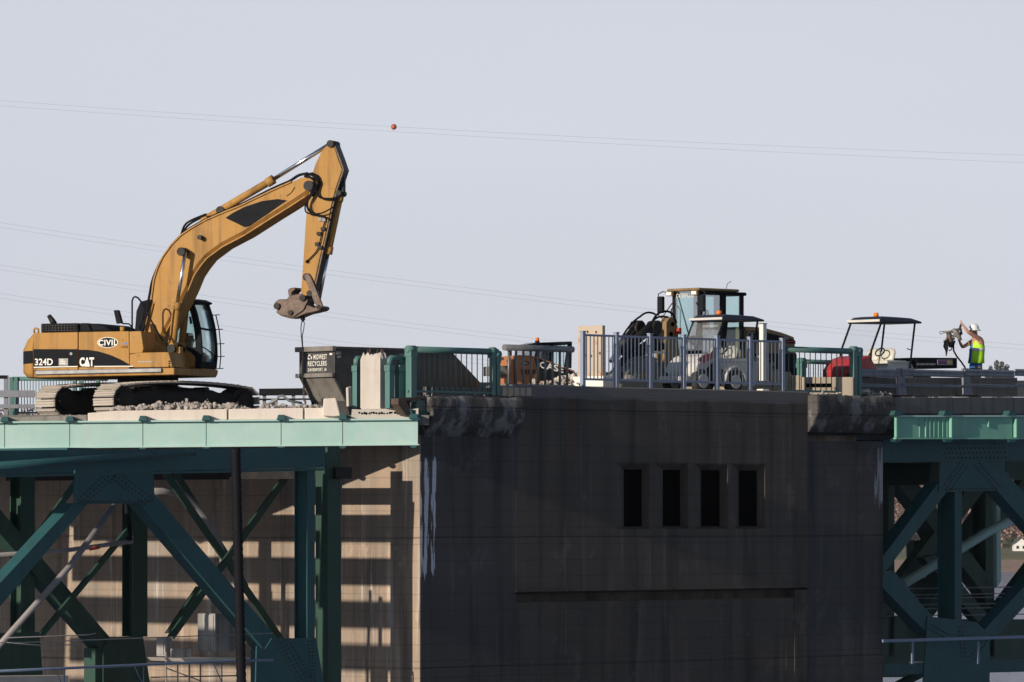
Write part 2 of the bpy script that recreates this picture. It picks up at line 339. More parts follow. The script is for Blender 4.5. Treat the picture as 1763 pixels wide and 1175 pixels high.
def water_material():
    t = NT('river water'); t.b.inputs['Base Color'].default_value = (.075, .115, .21, 1); t.b.inputs['Roughness'].default_value = .12; t.b.inputs['IOR'].default_value = 1.33
    h = t.mth('ADD', t.noise((.35, .12, .3), 6, .65), t.mth('MULTIPLY', t.noise((1.6, .5, 1), 4), .3))
    t.bump(h, 1.4, .9); return t.m
def ground_material():
    t = NT('far bank ground'); x, y, z = t.xyz()
    g = t.mix(t.noise((.05, .08, .1), 6), (.07, .085, .03), (.15, .13, .06))
    rip = t.mix(t.noise((.25, .3, .6), 6, .7), (.12, .07, .055), (.33, .24, .19))
    c = t.mix(t.step(t.mth('ADD', z, t.mth('MULTIPLY', t.noise(.08, 4), 1.6)), -19.6, -18.9), rip, g)
    c = t.mix(t.step(z, -10, -4), c, t.mix(t.noise((.02, .02, .05), 6), (.08, .05, .035), (.17, .10, .06)))
    t.l(c, t.b.inputs['Base Color']); t.b.inputs['Roughness'].default_value = 1; t.bump(t.noise((.3, .3, .6), 6), .5); return t.m
def leaf_material(name, cols):
    t = NT(name); rp = t.n('ShaderNodeValToRGB'); oi = t.noise(.09, 4, .6)
    e = rp.color_ramp.elements; e[0].color = (*cols[0], 1); e[0].position = .3; e[1].color = (*cols[-1], 1); e[1].position = .7
    for i, c in enumerate(cols[1:-1]): k = e.new(.3+.4*(i+1)/(len(cols)-1)); k.color = (*c, 1)
    t.l(oi, rp.inputs[0]); t.l(rp.outputs[0], t.b.inputs['Base Color']); t.b.inputs['Roughness'].default_value = .9; return t.m
M['water'] = water_material(); M['ground'] = ground_material()
M['autumn'] = leaf_material('haze-paled autumn foliage', [(.13, .095, .085), (.19, .125, .105), (.24, .135, .11), (.17, .14, .12)])  # leaf colours paled and greyed to carry the distance haze
M['evergreen'] = leaf_material('dark tree foliage', [(.03, .045, .03), (.05, .065, .035), (.06, .07, .045)])
M['bark'] = mk('bark', (.08, .06, .05), .9)
M['roof'] = mk('dark shingle', (.07, .07, .075), .9); M['asphalt'] = mk('asphalt', (.06, .06, .06), .9)

# ------------------------------------------------------------------ river, far bank, hill
WZ = -24.7
def far(px, py, Y): k = 120.0+Y; return Vector(((px-CX)/FPX*k, Y, (CY-py)/FPX*k))
struct('river_water', MB().add([(-1100, -700, WZ), (1400, -700, WZ), (1400, 2004, WZ), (-1100, 2004, WZ)], [(0, 1, 2, 3)]), M['water'])
def hill_z(x, y):
    if y < 2000: return WZ-1
    if y < 2030: return WZ+(y-2000)/30*6.2
    if y < 2130: return -18.5+(y-2030)/100*2.0
    crest = 40+8*math.sin(x*.006+1)+5*math.sin(x*.017)
    s = min(1, (y-2130)/330); s = s*s*(3-2*s)
    return -16.5+s*(crest+16.5)+1.2*math.sin(x*.05+y*.03)*s
xs = list(range(-1100, -200, 90))+list(range(-200, 640, 20))+list(range(640, 1500, 90))
ys = [1996, 2000, 2006, 2012, 2018, 2024, 2030, 2050, 2080, 2105, 2130]+list(range(2150, 2480, 20))+[2600, 2800]
vs_ = [(x, y, hill_z(x, y)) for y in ys for x in xs]; nx = len(xs)
fs_ = [(j*nx+i, j*nx+i+1, (j+1)*nx+i+1, (j+1)*nx+i) for j in range(len(ys)-1) for i in range(nx-1)]
struct('far_bank', MB().add(vs_, fs_, True), M['ground'])
struct('shore_road', MB().add([(-900, 2048, hill_z(0, 2048)+.06), (1200, 2048, hill_z(0, 2048)+.06), (1200, 2056, hill_z(0, 2056)+.06), (-900, 2056, hill_z(0, 2056)+.06)], [(0, 1, 2, 3)]), M['asphalt'])

def crown(mb, c, rx, rz, n, g, s=1.0):
    for _ in range(n):
        while True:
            p = Vector((g.uniform(-1, 1), g.uniform(-1, 1), g.uniform(-1, 1)))
            if .25 < p.length < 1: break
        q = Vector((c[0]+p.x*rx, c[1]+p.y*rx, c[2]+p.z*rz))
        a = Vector((g.uniform(-1, 1), g.uniform(-1, 1), g.uniform(-1, 1))).normalized()*s; b = a.cross(Vector((g.uniform(-1, 1), g.uniform(-1, 1), g.uniform(-1, 1)))).normalized()*s*.8
        mb.add([q-a, q+b, q+a*.8, q-b*.9], [(0, 1, 2, 3)])
g = random.Random(11); wood = MB()
for i in range(3600):
    x = g.uniform(-260, 720); y = 2142+(g.random()**1.1)*330; h = g.uniform(5, 9)
    crown(wood, (x, y, hill_z(x, y)+h*.75), h*.55, h*.75, 60, g, .95)
o = wood.build('hillside_woodland', M['autumn'], stuff=True); tag(o, 'brown autumn woodland covering the far hillside', 'woodland')
hd = MB()
for i in range(70): crown(hd, (230+i*1.6, 2100+g.uniform(-1, 1), hill_z(0, 2100)+1.0), 1.4, 1.3, 16, g, .7)
o = hd.build('hedge', M['evergreen'], stuff=True); tag(o, 'dark clipped hedge in front of the white house', 'hedge')

# house on the far bank
hf = Fr(far(1758, 942, 2106), 0); hf.o.z = hill_z(0, 2106)
hs_ = thing('house', 'small white gabled house with a dark roof on the far shore', 'house', hf)
MB().box(-3.2, 9, 0, 9, -.5, 3.0).build('wall', M['white'], hs_)
MB().prism([(-3.2, 3.0), (3.2, 3.0), (0, 5.6)], .3, .5).build('gable', M['white'], hs_)
MB().prism([(-3.7, 2.9), (0, 6.1), (3.7, 2.9), (3.7, 2.6), (0, 5.75), (-3.7, 2.6)], -.3, 9.4).build('roof', M['roof'], hs_)
MB().prismx([(-.3, 2.9), (4.5, 5.0), (9.3, 2.9)], 3.75, 9.4).build('roof', M['roof'], hs_)
for a in (-2, .6, 4.6):
    w = MB().box(a, a+1.1, -.06, .02, 1.0, 2.2).build('window', M['black'], hs_)
    MB().box(a-.1, a+1.2, -.10, -.062, .88, 1.0).build('sill', M['white'], w)
# van on the shore road
vf = Fr(far(1683.5, 964, 2052), 0); vf.o.z = hill_z(0, 2052)+.06
vn = thing('parked_van', 'white van with teal lower sides on the far shore road', 'van', vf)
MB().prism([(-3.1, .45), (3.0, .45), (3.0, 2.5), (2.8, 2.7), (-1.0, 2.7), (-1.9, 1.75), (-3.0, 1.45), (-3.15, 1.0)], -1, 1).build('body', M['white'], vn, bevel=.08)
MB().prism([(-3.12, .5), (2.96, .5), (2.96, .8), (-1.2, 1.2), (-3.1, 1.0)], -1.03, -1.005).build('side_stripe', mk('teal stripe', (.05, .3, .28)), vn)
MB().prism([(-1.75, 1.75), (-.95, 2.5), (-.1, 2.5), (-.1, 1.75)], -1.02, -1.005).build('window', M['black'], vn)
MB().add([(-1.88, -.9, 1.78), (-1.88, .9, 1.78), (-1.05, .85, 2.62), (-1.05, -.85, 2.62)], [(0, 1, 2, 3)]).build('windscreen', M['black'], vn)
for a in (-2.1, 2.0):
    for b in (-.95, .75): MB().cyl((a, b, .42), (a, b+.2, .42), .42).build('wheel', M['rubber'], vn)
# tree tops on the far side
def tree(label, px, py0, py1, Y, wpx, mat, seed, lobes):
    g = random.Random(seed); b = far(px, py1, Y); top = far(px, py0, Y).z; gz = hill_z(b.x, min(Y, 2460)); f = Fr((b.x, Y, gz-.3), 0)
    t = thing('tree', label, 'tree', f); H = top-gz; rw = wpx/2/FPX*(120+Y)
    tr = MB().tube([(0, 0, 0), (.2, 0, H*.45), (0, 0, H*.72)], [H*.035+.1, H*.025+.08, H*.012+.05], 8); cr = MB()
    for i in range(lobes):
        a = -1.15+2.3*i/(lobes-1); L = (H*.36)*g.uniform(.85, 1.05)
        e = Vector((math.sin(a)*rw*.95, g.uniform(-.5, .5)*rw, H*.62+math.cos(a)*L)); s0 = Vector((0, 0, H*(.5+.1*g.random())))
        tr.tube([s0, (s0+e)/2+Vector((0, 0, -.3)), e], [.16, .1, .05], 6)
        for k in range(5):
            c = s0+(e-s0)*(.42+.14*k); crown(cr, c, rw*.20, rw*.24, 110, g, rw*.06)
    crown(cr, (0, 0, H*.6), rw*.8, H*.16, 700, g, rw*.06)
    tr.build('trunk', M['bark'], t); cr.build('crown', mat, t)
tree('dark spreading tree peeking over the guardrail at the right', 1720, 616, 640, 2470, 47, M['evergreen'], 3, 6)
tree('bushy olive tree beside the white house on the far shore', 1741, 925, 944, 2112, 15, M['evergreen'], 5, 5)

# ------------------------------------------------------------------ the skewed bridge: axis u runs to the right and away, v across it
B = Fr((-2.1133, 0, 0), 45)
DECK, WALK = 2.2, 2.92
UE = B.p(1520, 900).x; UA = B.p(888, 900).x; UB = B.p(1390, 900).x
struct('bridge_deck', MB().slab([(-17, -.3), (-1.9, -.3), (-1.9, 13.5), (-17, 13.5)], 1.98, DECK), M['curb'])
struct('roadway', MB().slab([(.02, 2.5), (36, 2.5), (36, 11), (.02, 11)], 1.96, DECK-.004), M['curb'], B)
struct('pavement', MB().slab([(.5, .02), (UE, .02), (UE, 2.5), (.5, 2.5)], 1.97, WALK-.05).slab([(UE+.01, .25), (36, .25), (36, 2.49), (UE+.01, 2.49)], 2.1, WALK-.03), M['curb'], B)

# the pier
pt = thing('bridge_pier', 'massive stained concrete pier, its front darkened for shade, with four narrow openings', 'pier', B)
zt, zl = B.p(1100, 667).z, B.p(1100, 1012).z
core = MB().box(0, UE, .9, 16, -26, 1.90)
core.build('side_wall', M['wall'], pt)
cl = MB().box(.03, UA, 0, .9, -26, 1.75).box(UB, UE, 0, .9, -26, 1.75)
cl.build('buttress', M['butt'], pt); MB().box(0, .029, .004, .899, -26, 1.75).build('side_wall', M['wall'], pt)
# upper block with four window holes
wins = [(1075, 1106), (1142, 1172), (1208, 1240), (1273, 1304)]; f0 = -.005
zs0, zs1 = B.p(1180, 911).z, B.p(1180, 798).z; z0, z1 = B.p(1180, 906).z, B.p(1180, 809).z
outer = [(B.p(a-14, 850, f0).x, B.p(b+13, 850, f0).x) for a, b in wins]; inner = [(B.p(a, 850, .2).x, B.p(b, 850, .2).x) for a, b in wins]
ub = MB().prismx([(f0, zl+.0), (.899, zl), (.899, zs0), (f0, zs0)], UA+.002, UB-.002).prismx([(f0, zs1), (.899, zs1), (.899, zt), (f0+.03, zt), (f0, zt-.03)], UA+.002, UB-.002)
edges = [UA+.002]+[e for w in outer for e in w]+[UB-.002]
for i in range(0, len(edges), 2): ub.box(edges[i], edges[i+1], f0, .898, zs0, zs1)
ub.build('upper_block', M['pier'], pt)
for (oa, ob), (ia, ib) in zip(outer, inner):
    s = MB().add([(oa, f0+.004, zs0), (ob, f0+.004, zs0), (ob, f0+.004, zs1), (oa, f0+.004, zs1), (ia, .22, z0), (ib, .22, z0), (ib, .22, z1), (ia, .22, z1), (ia, .30, z0), (ib, .30, z0), (ib, .30, z1), (ia, .30, z1)],
                 [(0,1,5,4),(1,2,6,5),(2,3,7,6),(3,0,4,7),(4,5,9,8),(5,6,10,9),(6,7,11,10),(7,4,8,11)]).build('window_surround', M['pier'], pt)
    MB().box(ia-.02, ib+.02, .225, .28, z0-.02, z1+.02).build('black_panel', M['void'], s)  # black panel behind each surround stands for the unlit inside
# ledge and recessed panel under it
ur = B.p(1368, 1060).x
MB().prismx([(f0-.06, zl-.002), (f0-.06, zl-.05), (.22, zl-.10), (.3, zl-.10), (.3, zl-.002)], UA+.002, UB-.002).build('ledge', M['pier'], pt)
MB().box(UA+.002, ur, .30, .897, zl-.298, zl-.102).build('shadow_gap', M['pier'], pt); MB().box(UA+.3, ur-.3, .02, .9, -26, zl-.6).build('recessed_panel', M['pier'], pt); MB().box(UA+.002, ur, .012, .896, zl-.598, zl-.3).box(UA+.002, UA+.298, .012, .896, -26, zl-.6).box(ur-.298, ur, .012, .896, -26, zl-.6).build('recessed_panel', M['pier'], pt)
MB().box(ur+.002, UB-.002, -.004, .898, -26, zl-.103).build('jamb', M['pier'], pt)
# broken corbel caps on both buttresses
def cap(ua, ub_, ztop, seed):
    g = random.Random(seed); prof = [(.95, ztop), (-.24, ztop), (-.30, ztop-.06), (-.31, ztop-.25), (-.31, ztop-.44), (-.16, ztop-.68), (-.02, ztop-.92), (.95, ztop-.92)]; rings = []; n = 40; ph = [[g.uniform(0, 6) for _ in range(4)] for _ in prof]
    for i in range(n+1):
        u = ua+(ub_-ua)*i/n; e = 1 if 0 < i < n else .5
        w = lambda q, k: .5*math.sin(u*2.1*k+q[0])+.3*math.sin(u*5.3*k+q[1])+.3*math.sin(u*11*k+q[2])+.25*g.uniform(-1, 1)
        rings.append([(u, b+(.028*w(ph[j], 1)*e if b < .5 else 0), z+(.03*w(ph[j][::-1], 1.3) if b < .5 else 0)) for j, (b, z) in enumerate(prof)])
    return MB().loft(rings, True, True)
cap(.08, UA-.01, B.p(810, 684).z, 4).build('corbel_cap', M['cap'], pt)
cap(UB+.01, UE+.12, B.p(1450, 681).z, 8).build('corbel_cap', M['cap'], pt)

# ------------------------------------------------------------------ left steelwork (its deck slabs already gone)
v0 = .2
tl = thing('bridge_truss', 'near left truss with big riveted gusset in shade', 'truss', B.sub((0, 0, 0)))
F = B
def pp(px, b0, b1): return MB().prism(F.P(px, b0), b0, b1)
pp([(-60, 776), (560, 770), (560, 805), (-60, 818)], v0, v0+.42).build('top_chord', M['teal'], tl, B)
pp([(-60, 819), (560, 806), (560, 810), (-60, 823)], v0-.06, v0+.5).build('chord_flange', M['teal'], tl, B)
def rivets(mb, pts, b, r=.017):  # rivets share the truss paint; their shade is put into a near-black colour
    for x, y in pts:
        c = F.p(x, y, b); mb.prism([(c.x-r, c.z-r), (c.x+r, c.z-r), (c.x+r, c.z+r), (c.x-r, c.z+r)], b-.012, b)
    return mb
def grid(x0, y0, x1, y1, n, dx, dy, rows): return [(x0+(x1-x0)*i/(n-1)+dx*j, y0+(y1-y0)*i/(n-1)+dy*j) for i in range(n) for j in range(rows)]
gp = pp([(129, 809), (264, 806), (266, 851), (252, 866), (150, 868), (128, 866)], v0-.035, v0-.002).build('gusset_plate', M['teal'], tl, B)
rv = MB(); rivets(rv, grid(134, 860, 185, 812, 11, 6, 4, 3)+grid(205, 814, 262, 858, 11, -6, 5, 3)+grid(136, 864, 262, 863, 22, 0, -4, 1), v0-.035); rv.build('rivets', M['grease_shade'], gp, B, stuff=True)
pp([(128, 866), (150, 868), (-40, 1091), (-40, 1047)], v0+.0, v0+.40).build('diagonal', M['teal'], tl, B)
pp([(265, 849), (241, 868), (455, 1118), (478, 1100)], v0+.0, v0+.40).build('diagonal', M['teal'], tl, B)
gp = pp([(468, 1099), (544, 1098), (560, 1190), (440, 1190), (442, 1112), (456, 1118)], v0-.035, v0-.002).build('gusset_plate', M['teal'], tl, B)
rv = MB(); rivets(rv, grid(472, 1104, 512, 1172, 12, 7, -3, 4)+grid(530, 1104, 536, 1172, 12, 6, 0, 2), v0-.035); rv.build('rivets', M['grease_shade'], gp, B, stuff=True)
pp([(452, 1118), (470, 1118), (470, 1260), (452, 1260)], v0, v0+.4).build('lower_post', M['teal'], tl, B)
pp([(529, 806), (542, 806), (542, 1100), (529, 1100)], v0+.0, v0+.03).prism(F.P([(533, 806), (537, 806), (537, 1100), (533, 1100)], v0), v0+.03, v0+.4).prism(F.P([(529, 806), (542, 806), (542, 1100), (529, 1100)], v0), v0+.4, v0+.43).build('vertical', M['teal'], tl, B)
# far truss of the same span
v1 = 5.0
t2 = thing('bridge_truss', 'far left truss of thin green members behind the near one', 'truss', B.sub((0, 0, 0)))
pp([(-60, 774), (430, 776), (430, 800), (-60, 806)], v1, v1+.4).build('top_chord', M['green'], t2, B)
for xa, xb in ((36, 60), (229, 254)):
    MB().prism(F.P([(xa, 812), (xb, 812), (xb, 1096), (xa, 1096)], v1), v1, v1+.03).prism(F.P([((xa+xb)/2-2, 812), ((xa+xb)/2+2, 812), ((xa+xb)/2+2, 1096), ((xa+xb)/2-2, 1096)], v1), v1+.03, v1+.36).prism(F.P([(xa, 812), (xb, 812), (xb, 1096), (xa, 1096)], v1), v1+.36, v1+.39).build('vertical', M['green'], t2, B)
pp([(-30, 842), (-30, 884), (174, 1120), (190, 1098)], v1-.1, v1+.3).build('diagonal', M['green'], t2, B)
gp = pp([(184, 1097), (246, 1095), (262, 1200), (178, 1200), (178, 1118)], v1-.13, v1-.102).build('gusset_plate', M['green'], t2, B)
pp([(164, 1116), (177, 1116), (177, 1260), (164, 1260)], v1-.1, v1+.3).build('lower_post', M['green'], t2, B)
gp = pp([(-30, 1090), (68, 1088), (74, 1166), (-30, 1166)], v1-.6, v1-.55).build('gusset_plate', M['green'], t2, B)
# bracing between the trusses
v2 = 3.2
def brace(label, p0, p1, w, v, mat='green', d=.16):
    a, c = F.p(*p0, v), F.p(*p1, v); f = B.sub((0, v, 0)); m = (a+c)/2
    o = MB().bar((a.x, 0, a.z), (c.x, 0, c.z), w, .02).bar((a.x, d/2, a.z), (c.x, d/2, c.z), .02, d).build('brace', M[mat], None, f)
    tag(o, label, 'brace', 'diagonal braces under the left deck'); return o
brace('slim green brace falling to the right behind the black hose', (276, 800), (492, 1112), .17, v2)
brace('green brace rising from the cabinets to the top chord', (296, 1096), (508, 800), .17, 2.6)
brace('slim brace standing for a shadow, rising to the left behind the near left gusset', (20, 985), (150, 806), .14, 3.6)  # this and the next two are added to stand for diagonal shadows
brace('slim brace standing for a shadow, crossing behind the middle of the near left diagonal', (300, 806), (425, 1010), .12, 4.0)
brace('slim brace standing for a shadow between the far left gussets', (70, 1096), (232, 900), .12, 4.5)
brace('short green brace low down at the left of the grey cabinet', (292, 1090), (345, 1010), .12, 4.4)
# floor beams of the stripped span: they break the sun into bars on the pier wall
fg = thing('floor_framing', 'bare transverse floor beams left after the deck slabs were removed', 'floor framing', B.sub((-12, 0, .9)))
for k in range(6):
    d = 1.72+3.73*k
    MB().box(-d-(.5 if k == 0 else .78), -d, .45 if k == 0 else .7, 12.2, .74 if k == 0 else .94, 1.0 if k == 0 else 1.38).build('floor_beam', M['grease_shade' if k == 0 else 'teal'], fg, B)  # first beam near-black: colour hides the sun on its face
MB().box(-24, -.1, 12.35, 18, 1.0, 1.34).build('shade_slab', M['curb'], fg, B)  # hidden slab added to keep sun off the far end of the wall
# steel column against the wall
cf = B.sub((-.55, .0, 0))
c_ = MB().prism(F.P([(564, 770), (586, 770), (588, 1260), (564, 1260)], .55), .55, .95).build('steel_column', M['green'], None, B); tag(c_, 'dark square column standing against the sunlit wall', 'column')
# conduits, hoses and cabinets
def pipe(name, label, cat, pts, r, mat, fr=B, b=0, grp=None):
    P_ = [F.p(x, y, b) if not isinstance(b, (list, tuple)) else F.p(x, y, b[i]) for i, (x, y) in enumerate(pts)]
    o = MB().tube(P_, r, 10).build(name, M[mat], None, B)
    tag(o, label, cat, grp); return o
pipe('round_pipe', 'long round teal pipe sloping across under the left girder', 'pipe', [(-40, 804), (120, 793), (335, 778)], .085, 'teal', b=-.25)
pipe('conduit', 'grey diagonal conduit pipe crossing the left truss', 'pipe', [(200, 866), (120, 975), (-30, 1143)], .07, 'pipe', b=1.2)
pc = pipe('conduit', 'level grey conduit with a red band', 'pipe', [(-30, 957), (110, 948), (227, 932)], .05, 'pipe', b=1.6)
a, c = F.p(155, 943.5, 1.6), F.p(170, 941, 1.6); MB().cyl(a, c, .056).build('red_band', M['redband'], pc, B)
pipe('hanging_hose', 'short black hose hanging from the conduit end', 'hose', [(217, 866), (219, 890), (223, 905), (225, 930)], .05, 'hose', b=1.55)
pipe('bent_pipe', 'grey bent pipe behind the right diagonal', 'pipe', [(262, 846), (290, 846), (318, 853), (345, 880), (372, 918), (384, 960), (384, 1040)], .085, 'pipe', b=3.6)
hh = MB(); ps = [F.p(414+ .012*(y-770)-8+5*(y/400-2), y, -1.2) for y in range(771, 1270, 6)]
hh.tube(ps, [.105+(.008 if i % 2 else -.004) for i in range(len(ps))], 14)
tag(hh.build('vertical_hose', M['hose'], None, B), 'thick black ribbed hose hanging straight down in front of the truss', 'hose')
rl = thing('cable_railing', 'blue grey pipe rail on small brackets along the left walkway', 'railing', B.sub((-8, -.8, -3.4)))
MB().tube([F.p(x, y, -.8) for x, y in ((-40, 1157), (120, 1150), (300, 1142), (405, 1138), (470, 1136))], .03, 8).build('rail', M['bluepipe'], rl, B)
for x in (104, 240, 375):
    y = 1156-.048*x+1; p = F.p(x+7, y, -.8); q = F.p(x-9, y, -.8)
    MB().tube([p, (p.x, p.y, p.z-.9)], .014, 6).tube([q, (p.x, p.y, p.z-.45)], .011, 6).tube([q, p], .010, 6).build('bracket', M['bluepipe'], rl, B)
for i, (pts, lb) in enumerate([([(-20, 1104), (15, 1107), (200, 1100), (470, 1090)], 'thin cable stretched level above the walkway rail'), ([(10, 1098), (150, 1093), (165, 1090)], 'thin cable tied to the left diagonal'), ([(12, 1106), (70, 1111), (142, 1110)], 'slack thin cable near the lower left gusset')]):
    pipe('cable', lb, 'cable', pts, .011, 'pipe', b=-.5, grp='cables along the left walkway')
def cabinet(label, x0, x1, xs_, y0, y1, v, grp='cabinets hung under the deck'):
    a = F.p(x1, y0, v); f = B.sub((a.x, v, 0)); zt_, zb = a.z, F.p(x1, y1, v).z
    # left face on u = a.x running away, side face to xs_
    w = F.q(x0, y0, a.x).y-v; dpt = F.p(xs_, y0, v).x-a.x
    t = thing('cabinet', label, 'cabinet', B.sub((a.x, v, zb)), grp); fr = B
    MB().box(a.x, a.x+dpt, v, v+w, zb, zt_).build('body', M['boxgrey'], t, B, bevel=.015)
    MB().box(a.x-.02, a.x-.002, v+.04, v+w-.04, zb+.04, zt_-.04).build('door', M['boxgrey'], t, B)
cabinet('big grey cabinet with a streaked side hung behind the black hose', 340, 370, 406, 1056, 1122, 1.0)
cabinet('low grey cabinet below and left of the big one', 293, 302, 330, 1117, 1141, 1.2)
cabinet('small upright grey cabinet left of the low one', 269, 284, 297, 1098, 1130, 1.6)
pk = MB().prism(F.P([(312, 1133), (452, 1132), (452, 1138), (318, 1139)], .75), .75, 1.9).build('walkway_plank', M['concrete'], None, B); tag(pk, 'pale work plank below the big grey cabinet', 'plank')
pk = MB().prism(F.P([(-30, 1165), (118, 1163), (118, 1190), (-30, 1190)], 2.4), 2.4, 3.0).build('walkway_plank', M['concrete'], None, B); tag(pk, 'pale concrete walkway edge at the lower left corner', 'walkway')
sb = thing('scaffold', 'thin scaffold legs under the grey cabinets', 'scaffold', B.sub((-5.5, 1.3, -4.5)))
for x in (286, 306, 326, 345):
    p = F.p(x, 1122, 1.35); MB().tube([p, (p.x, p.y, p.z-2.2)], .018, 6).build('leg', M['pipe'], sb, B)
MB().tube([F.p(286, 1150, 1.3), F.p(345, 1172, 1.3)], .014, 6).build('cross_brace', M['pipe'], sb, B)
MB().tube([F.p(260, 1166, 1.3), F.p(420, 1163, 1.3)], .018, 6).build('ledger', M['pipe'], sb, B)
# ------------------------------------------------------------------ pale fascia girder, left
FL = Fr((-12, -.45, 0), 0)
ft = thing('fascia_girder', 'long sunlit pale green girder along the left deck edge', 'girder', FL)
js = [-112, 8, 120, 246, 355, 484, 590, 720]
def ty(x): return 728.5-x*.0075
def by(x): return 770.5-x*.0085
for a, b in zip(js[:-1], js[1:]):
    MB().prism(FL.P([(a+.6, ty(a)), (b-.6, ty(b)), (b-.6, by(b)), (a+.6, by(a))], 0), 0, .03).build('web_panel', M['mint'], ft)
MB().prism(FL.P([(-112, ty(-112)-3), (722, ty(722)-3), (722, ty(722)), (-112, ty(-112))], 0), -.10, .12).build('top_flange', M['mint'], ft)
MB().prism(FL.P([(-112, by(-112)), (722, by(722)), (722, by(722)+2), (-112, by(-112)+2)], 0), -.06, .12).build('bottom_flange', M['mint'], ft)
MB().prism(FL.P([(-112, ty(-112)+.2), (720, ty(720)+.2), (720, by(720)-.2), (-112, by(-112)-.2)], .06), .05, .10).build('backing_web', M['teal'], ft)
for i, x in enumerate(js[1:]):
    x_ = x if x < 700 else 712
    MB().prism(FL.P([(x_-8, ty(x)-2), (x_+8, ty(x)-2), (x_+5.5, ty(x)-11), (x_-5, ty(x)-11)], -.15), -.19, .12).build('clamp', M['teal'], ft, bevel=.01)
    MB().prism(FL.P([(x_-7, by(x)+2), (x_+7, by(x)+2), (x_+4, by(x)+7), (x_-4, by(x)+7)], -.1), -.14, .05).build('clamp', M['teal'], ft, bevel=.01)
# kerb slabs on the deck edge
def kerb(label, pts, mat='kerb', b0=-.0, b1=.9, grp='kerb slabs along the left deck edge'):
    fr = Fr((FL.p(pts[0][0], 720, .3).x, -.37, DECK), 0)
    o = MB().prism(fr.P(pts, b0), b0, b1).build('kerb_slab', M[mat], None, fr, bevel=.02); tag(o, label, 'kerb', grp)
    return o
kerb('rusty stained low kerb slab under the tracks of the excavator', [(-110, 728), (-110, 721), (8, 718), (150, 714), (150, 726)], 'bare')
kerb('longest pale concrete kerb slab under the rubble', [(151, 726), (151, 711), (200, 707), (391, 704), (391, 723)])
kerb('short pale kerb slab between the rubble and the hanging hook', [(393.5, 723), (393.5, 704), (522, 702), (522, 722)])
kerb('pale kerb slab with a broken end beside the kerb block', [(524.5, 722), (524.5, 702), (560, 702), (590, 711), (590, 721)])
kb = kerb('pale tapered concrete block standing on the kerb end', [(556, 702), (557, 686), (578, 685), (586, 716), (574, 717), (556, 716)], b0=-.12, b1=.5, grp=None)
kb.name = 'concrete_block'; kb['category'] = 'block'
ks = Fr((FL.p(662, 712, .3).x, -.37, DECK), 0)
kt = thing('broken_kerb', 'ragged concrete kerb with a row of rusty holes under the green posts', 'kerb', ks)
g = random.Random(5)
tp = [(606+x*4.4, 704+g.uniform(-1.2, 1.2)) for x in range(27)]
MB().prism(ks.P([(604, 722.5)]+tp+[(720, 722)], 0), 0, .8).build('slab', M['concrete'], kt)
hl = MB()
for i in range(22):
    c = ks.p(618+i*4.4+g.uniform(-.8, .8), 711+g.uniform(-1, 1), 0); hl.cyl((c.x, -.004, c.z), (c.x, -.001, c.z), .022+.012*g.random(), n=7)
hl.build('rebar_holes', M['void'], kt, stuff=True)
# rusty bearing end under the green railing
rb = thing('bearing_bracket', 'rusty steel bracket at the end of the pale girder', 'bracket', B.sub((-.4, .1, 2)))
pr = lambda pts, b0, b1: MB().prism(B.P(pts, b0), b0, b1)
pr([(686, 686), (732, 682), (732, 687), (700, 690), (708, 712), (700, 716), (686, 696)], -.15, .1).build('plate', M['brownsteel'], rb, B)
pr([(718, 690), (738, 688), (742, 716), (726, 720), (716, 706)], -.1, .08).build('cheek', M['railgreen'], rb, B)
pr([(708, 705), (736, 708), (738, 724), (712, 722)], -.2, .1).build('shoe', M['teal'], rb, B)

# loose rubble on the deck edge
g = random.Random(21); rr = MB(); fr = Fr((-8, .2, DECK), 0)
for i in range(1000):
    px = g.uniform(190, 425); py = 706-abs(g.gauss(0, 1))*3.2*(.4+1.2*math.exp(-((px-330)/80)**2)) - (2.5 if 260 < px < 410 else 0); b = g.uniform(.1, 1.2)
    c = fr.p(px, py, b); rr.rock((c.x, b, c.z), g.choice((.012, .02, .02, .03, .04, .05, .075)), g)
for i in range(150):
    px = g.uniform(448, 556); c = fr.p(px, g.uniform(698, 704), .5); rr.rock((c.x, g.uniform(.3, 1.2), c.z), g.choice((.02, .03, .04, .06)), g)
for i in range(80):
    px = g.uniform(60, 190); c = fr.p(px, g.uniform(714, 718), .3); rr.rock((c.x, g.uniform(.2, .9), c.z), g.choice((.015, .02, .03)), g)
for i in range(26):                     # bigger slabs and bent bars in the heap
    px = g.uniform(215, 425); c = fr.p(px, 703+g.uniform(-3, 1), .4); b = g.uniform(.15, .9); a = g.uniform(0, 3); u_ = Vector((math.cos(a), math.sin(a), g.uniform(-.5, .5))).normalized()
    rr.bar((c.x, b, c.z), Vector((c.x, b, c.z))+u_*g.uniform(.10, .3), g.uniform(.05, .12), g.uniform(.03, .07), (0, g.uniform(-.4, .4), 1))
o = rr.build('rubble', M['rubble'], None, fr, stuff=True); tag(o, 'loose broken concrete rubble along the left deck edge', 'rubble')
g = random.Random(31); rr = MB()
for i in range(200):
    px = g.uniform(705, 900); c = B.p(px, g.uniform(679, 684), .4); rr.rock((c.x, g.uniform(-.05, .9), c.z), g.choice((.02, .03, .04)), g)
for i in range(110):
    px = g.uniform(1395, 1525); c = B.p(px, g.uniform(676, 681), .3); rr.rock((c.x, g.uniform(.0, .8), c.z), g.choice((.02, .03, .05)), g)
for i in range(60):
    px = g.uniform(948, 1000); c = B.p(px, g.uniform(655, 664), .9); rr.rock((c.x, g.uniform(.7, 1.6), c.z), g.choice((.03, .05, .08)), g)
o = rr.build('rubble', M['rubble'], None, B, stuff=True); tag(o, 'crumbs of broken concrete on top of the pier', 'rubble')

